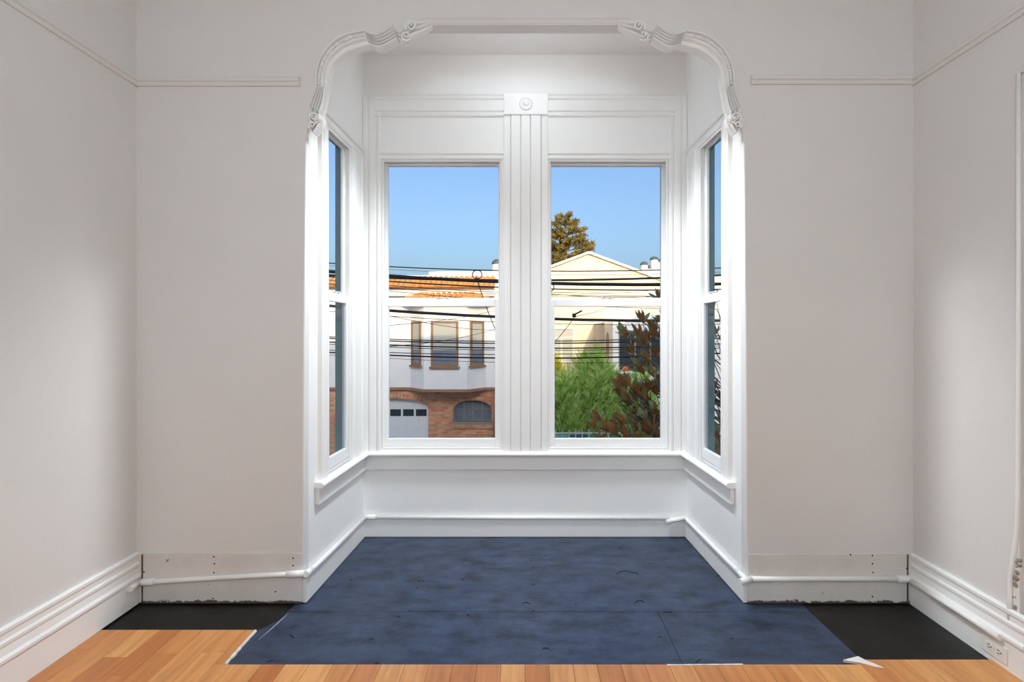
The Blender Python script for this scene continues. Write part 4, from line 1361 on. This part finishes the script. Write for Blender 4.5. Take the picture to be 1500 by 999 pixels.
# magnolia on the near sidewalk: rust-backed leaves in whorls
mg = thing('magnolia_tree', (2.75, 5.9, WKZ), 'street magnolia with rust-backed leaves standing close outside the bay', 'tree')
trunk_top = Vector((2.7, 5.95, -0.4))
m = MB(); m.tube([(2.75, 5.9, WKZ), (2.72, 5.92, -1.6), trunk_top], [0.11, 0.085, 0.065], 10); m.build('trunk', 'bark', mg)
def leaf_mesh(L, w, curl):
    """a leaf with thickness: green upper skin, rust lower skin"""
    b = bmesh.new()
    st = [(0.0, 0.10, 0.0), (0.22, 0.72, 0.02), (0.5, 1.0, 0.05), (0.78, 0.72, 0.04), (1.0, 0.06, -0.02)]
    up, dn = [], []
    for t, ww, z in st:
        zz = z * L * curl
        up.append([b.verts.new((-w * ww / 2, t * L, zz + 0.012 * L * 1.6)), b.verts.new((0, t * L, zz)), b.verts.new((w * ww / 2, t * L, zz + 0.012 * L * 1.6))])
        dn.append([b.verts.new((-w * ww / 2, t * L, zz + 0.012 * L * 1.6 - 0.0016)), b.verts.new((0, t * L, zz - 0.0016)), b.verts.new((w * ww / 2, t * L, zz + 0.012 * L * 1.6 - 0.0016))])
    for a, c in zip(up[:-1], up[1:]):
        for j in range(2):
            b.faces.new((a[j], a[j + 1], c[j + 1], c[j])).material_index = 0
    for a, c in zip(dn[:-1], dn[1:]):
        for j in range(2):
            b.faces.new((a[j], c[j], c[j + 1], a[j + 1])).material_index = 1
    for f in b.faces:
        f.smooth = True
    me = bpy.data.meshes.new('leaf')
    b.to_mesh(me); b.free()
    me.materials.append(MATS['magnolia_top']); me.materials.append(MATS['magnolia_under'])
    return me
LM = [leaf_mesh(0.17, 0.062, 0.8), leaf_mesh(0.15, 0.058, -0.8), leaf_mesh(0.125, 0.05, 0.4)]
big = bmesh.new()
nleaf = 0
branches = MB()
# whorl centres: (x, y, z)
near = []
for px, py in ((941, 470), (936, 492), (916, 492), (926, 516), (944, 505), (958, 492), (950, 526), (962, 520), (938, 540), (957, 548), (906, 566), (921, 563), (934, 572), (962, 575), (953, 592), (920, 585), (938, 600), (964, 604), (878, 614), (871, 628), (890, 630), (903, 634), (881, 645), (915, 618), (930, 622), (945, 615), (955, 628), (920, 642), (938, 640), (952, 645), (900, 650), (965, 640), (968, 436), (968, 560), (944, 580), (968, 470)):
    near.append(at(px, py, 5.6 + 0.5 * rnd()))
far = []
for k in range(110):
    v = rvec()
    far.append(Vector((2.75 + 1.15 * v.x * (0.5 + 0.5 * rnd()), 6.0 + 1.0 * v.y * (0.5 + 0.5 * rnd()), 0.75 + 1.5 * v.z * (0.5 + 0.5 * rnd()))))
far = [p for p in far if p.x > 1.75]
for k in range(46):                       # fuller low crown in front of the wing
    px, py = 895 + 85 * rnd() ** 0.7, 560 + 105 * rnd()
    if px > 905 or py > 610:
        far.append(at(px, py, 5.9 + 0.6 * rnd()))
for k in range(10):
    far.append(at(935 + 45 * rnd(), 470 + 90 * rnd(), 5.9 + 0.6 * rnd()))
def whorl(p, n, single):
    global nleaf
    hub = Vector((2.65, 5.95, min(p.z - 0.15, 1.6)))
    out = (p - hub)
    axis = (out.normalized() * 0.5 + Vector((0, 0, 0.9)) + rvec() * 0.35).normalized()
    for k in range(n):
        a = 2 * PI * k / n + rnd() * 0.6
        ref = axis.cross(Vector((0.3, 0.9, 0.1))).normalized()
        side = (Matrix.Rotation(a, 3, axis) @ ref)
        sp = (0.15 + 0.55 * rnd()) if rnd() < 0.7 else (0.6 + 0.5 * rnd())
        d = (axis * (1.15 - 0.55 * sp) + side * sp).normalized()
        xx = d.cross(axis)
        if xx.length < 1e-4:
            xx = d.cross(Vector((1, 0, 0)))
        xx.normalize()
        zz = xx.cross(d)
        if zz.dot(axis) < 0:
            xx, zz = -xx, -zz
        M = Matrix(((xx.x, d.x, zz.x), (xx.y, d.y, zz.y), (xx.z, d.z, zz.z)))
        sc = 0.75 + 0.5 * rnd()
        base = p - axis * (0.05 * rnd()) + d * 0.006
        me = LM[int(rnd() * 3)]
        if single and nleaf < 296:
            nleaf += 1
            ob = bpy.data.objects.new('leaf', me)
            COL.objects.link(ob)
            put(ob, base, mg)
            ob.rotation_euler = M.to_euler()
            ob.scale = (sc, sc, sc)
        else:
            n0 = len(big.verts)
            f0 = len(big.faces)
            big.from_mesh(me)
            big.verts.ensure_lookup_table()
            T = Matrix.Translation(base) @ M.to_4x4() @ Matrix.Scale(sc, 4)
            for v in big.verts[n0:]:
                v.co = T @ v.co
    root = trunk_top.lerp(Vector((2.66, 5.95, 1.7)), max(0.0, min(1.0, (p.z - 0.55) / 2.1)))
    mid = root.lerp(p, 0.62) + Vector((0, 0, -0.18))
    low = p - axis * 0.14
    branches.tube([root, root.lerp(mid, 0.5) + Vector((0, 0, -0.04)), mid, low, p], [0.013, 0.010, 0.007, 0.005, 0.004], 5)
for p in near:
    whorl(p, 8, True)
for p in far:
    whorl(p, 8, False)
branches.tube([trunk_top, (2.68, 5.95, 0.6), (2.66, 5.95, 1.7)], [0.06, 0.045, 0.02], 8)
branches.build('branch', 'bark', mg)['kind'] = 'stuff'
me = bpy.data.meshes.new('leaf_mass')
big.to_mesh(me); big.free()
me.materials.append(MATS['magnolia_top']); me.materials.append(MATS['magnolia_under'])
ob = bpy.data.objects.new('leaf_mass', me)
COL.objects.link(ob)
put(ob, (0, 0, 0), mg)
ob['kind'] = 'stuff'
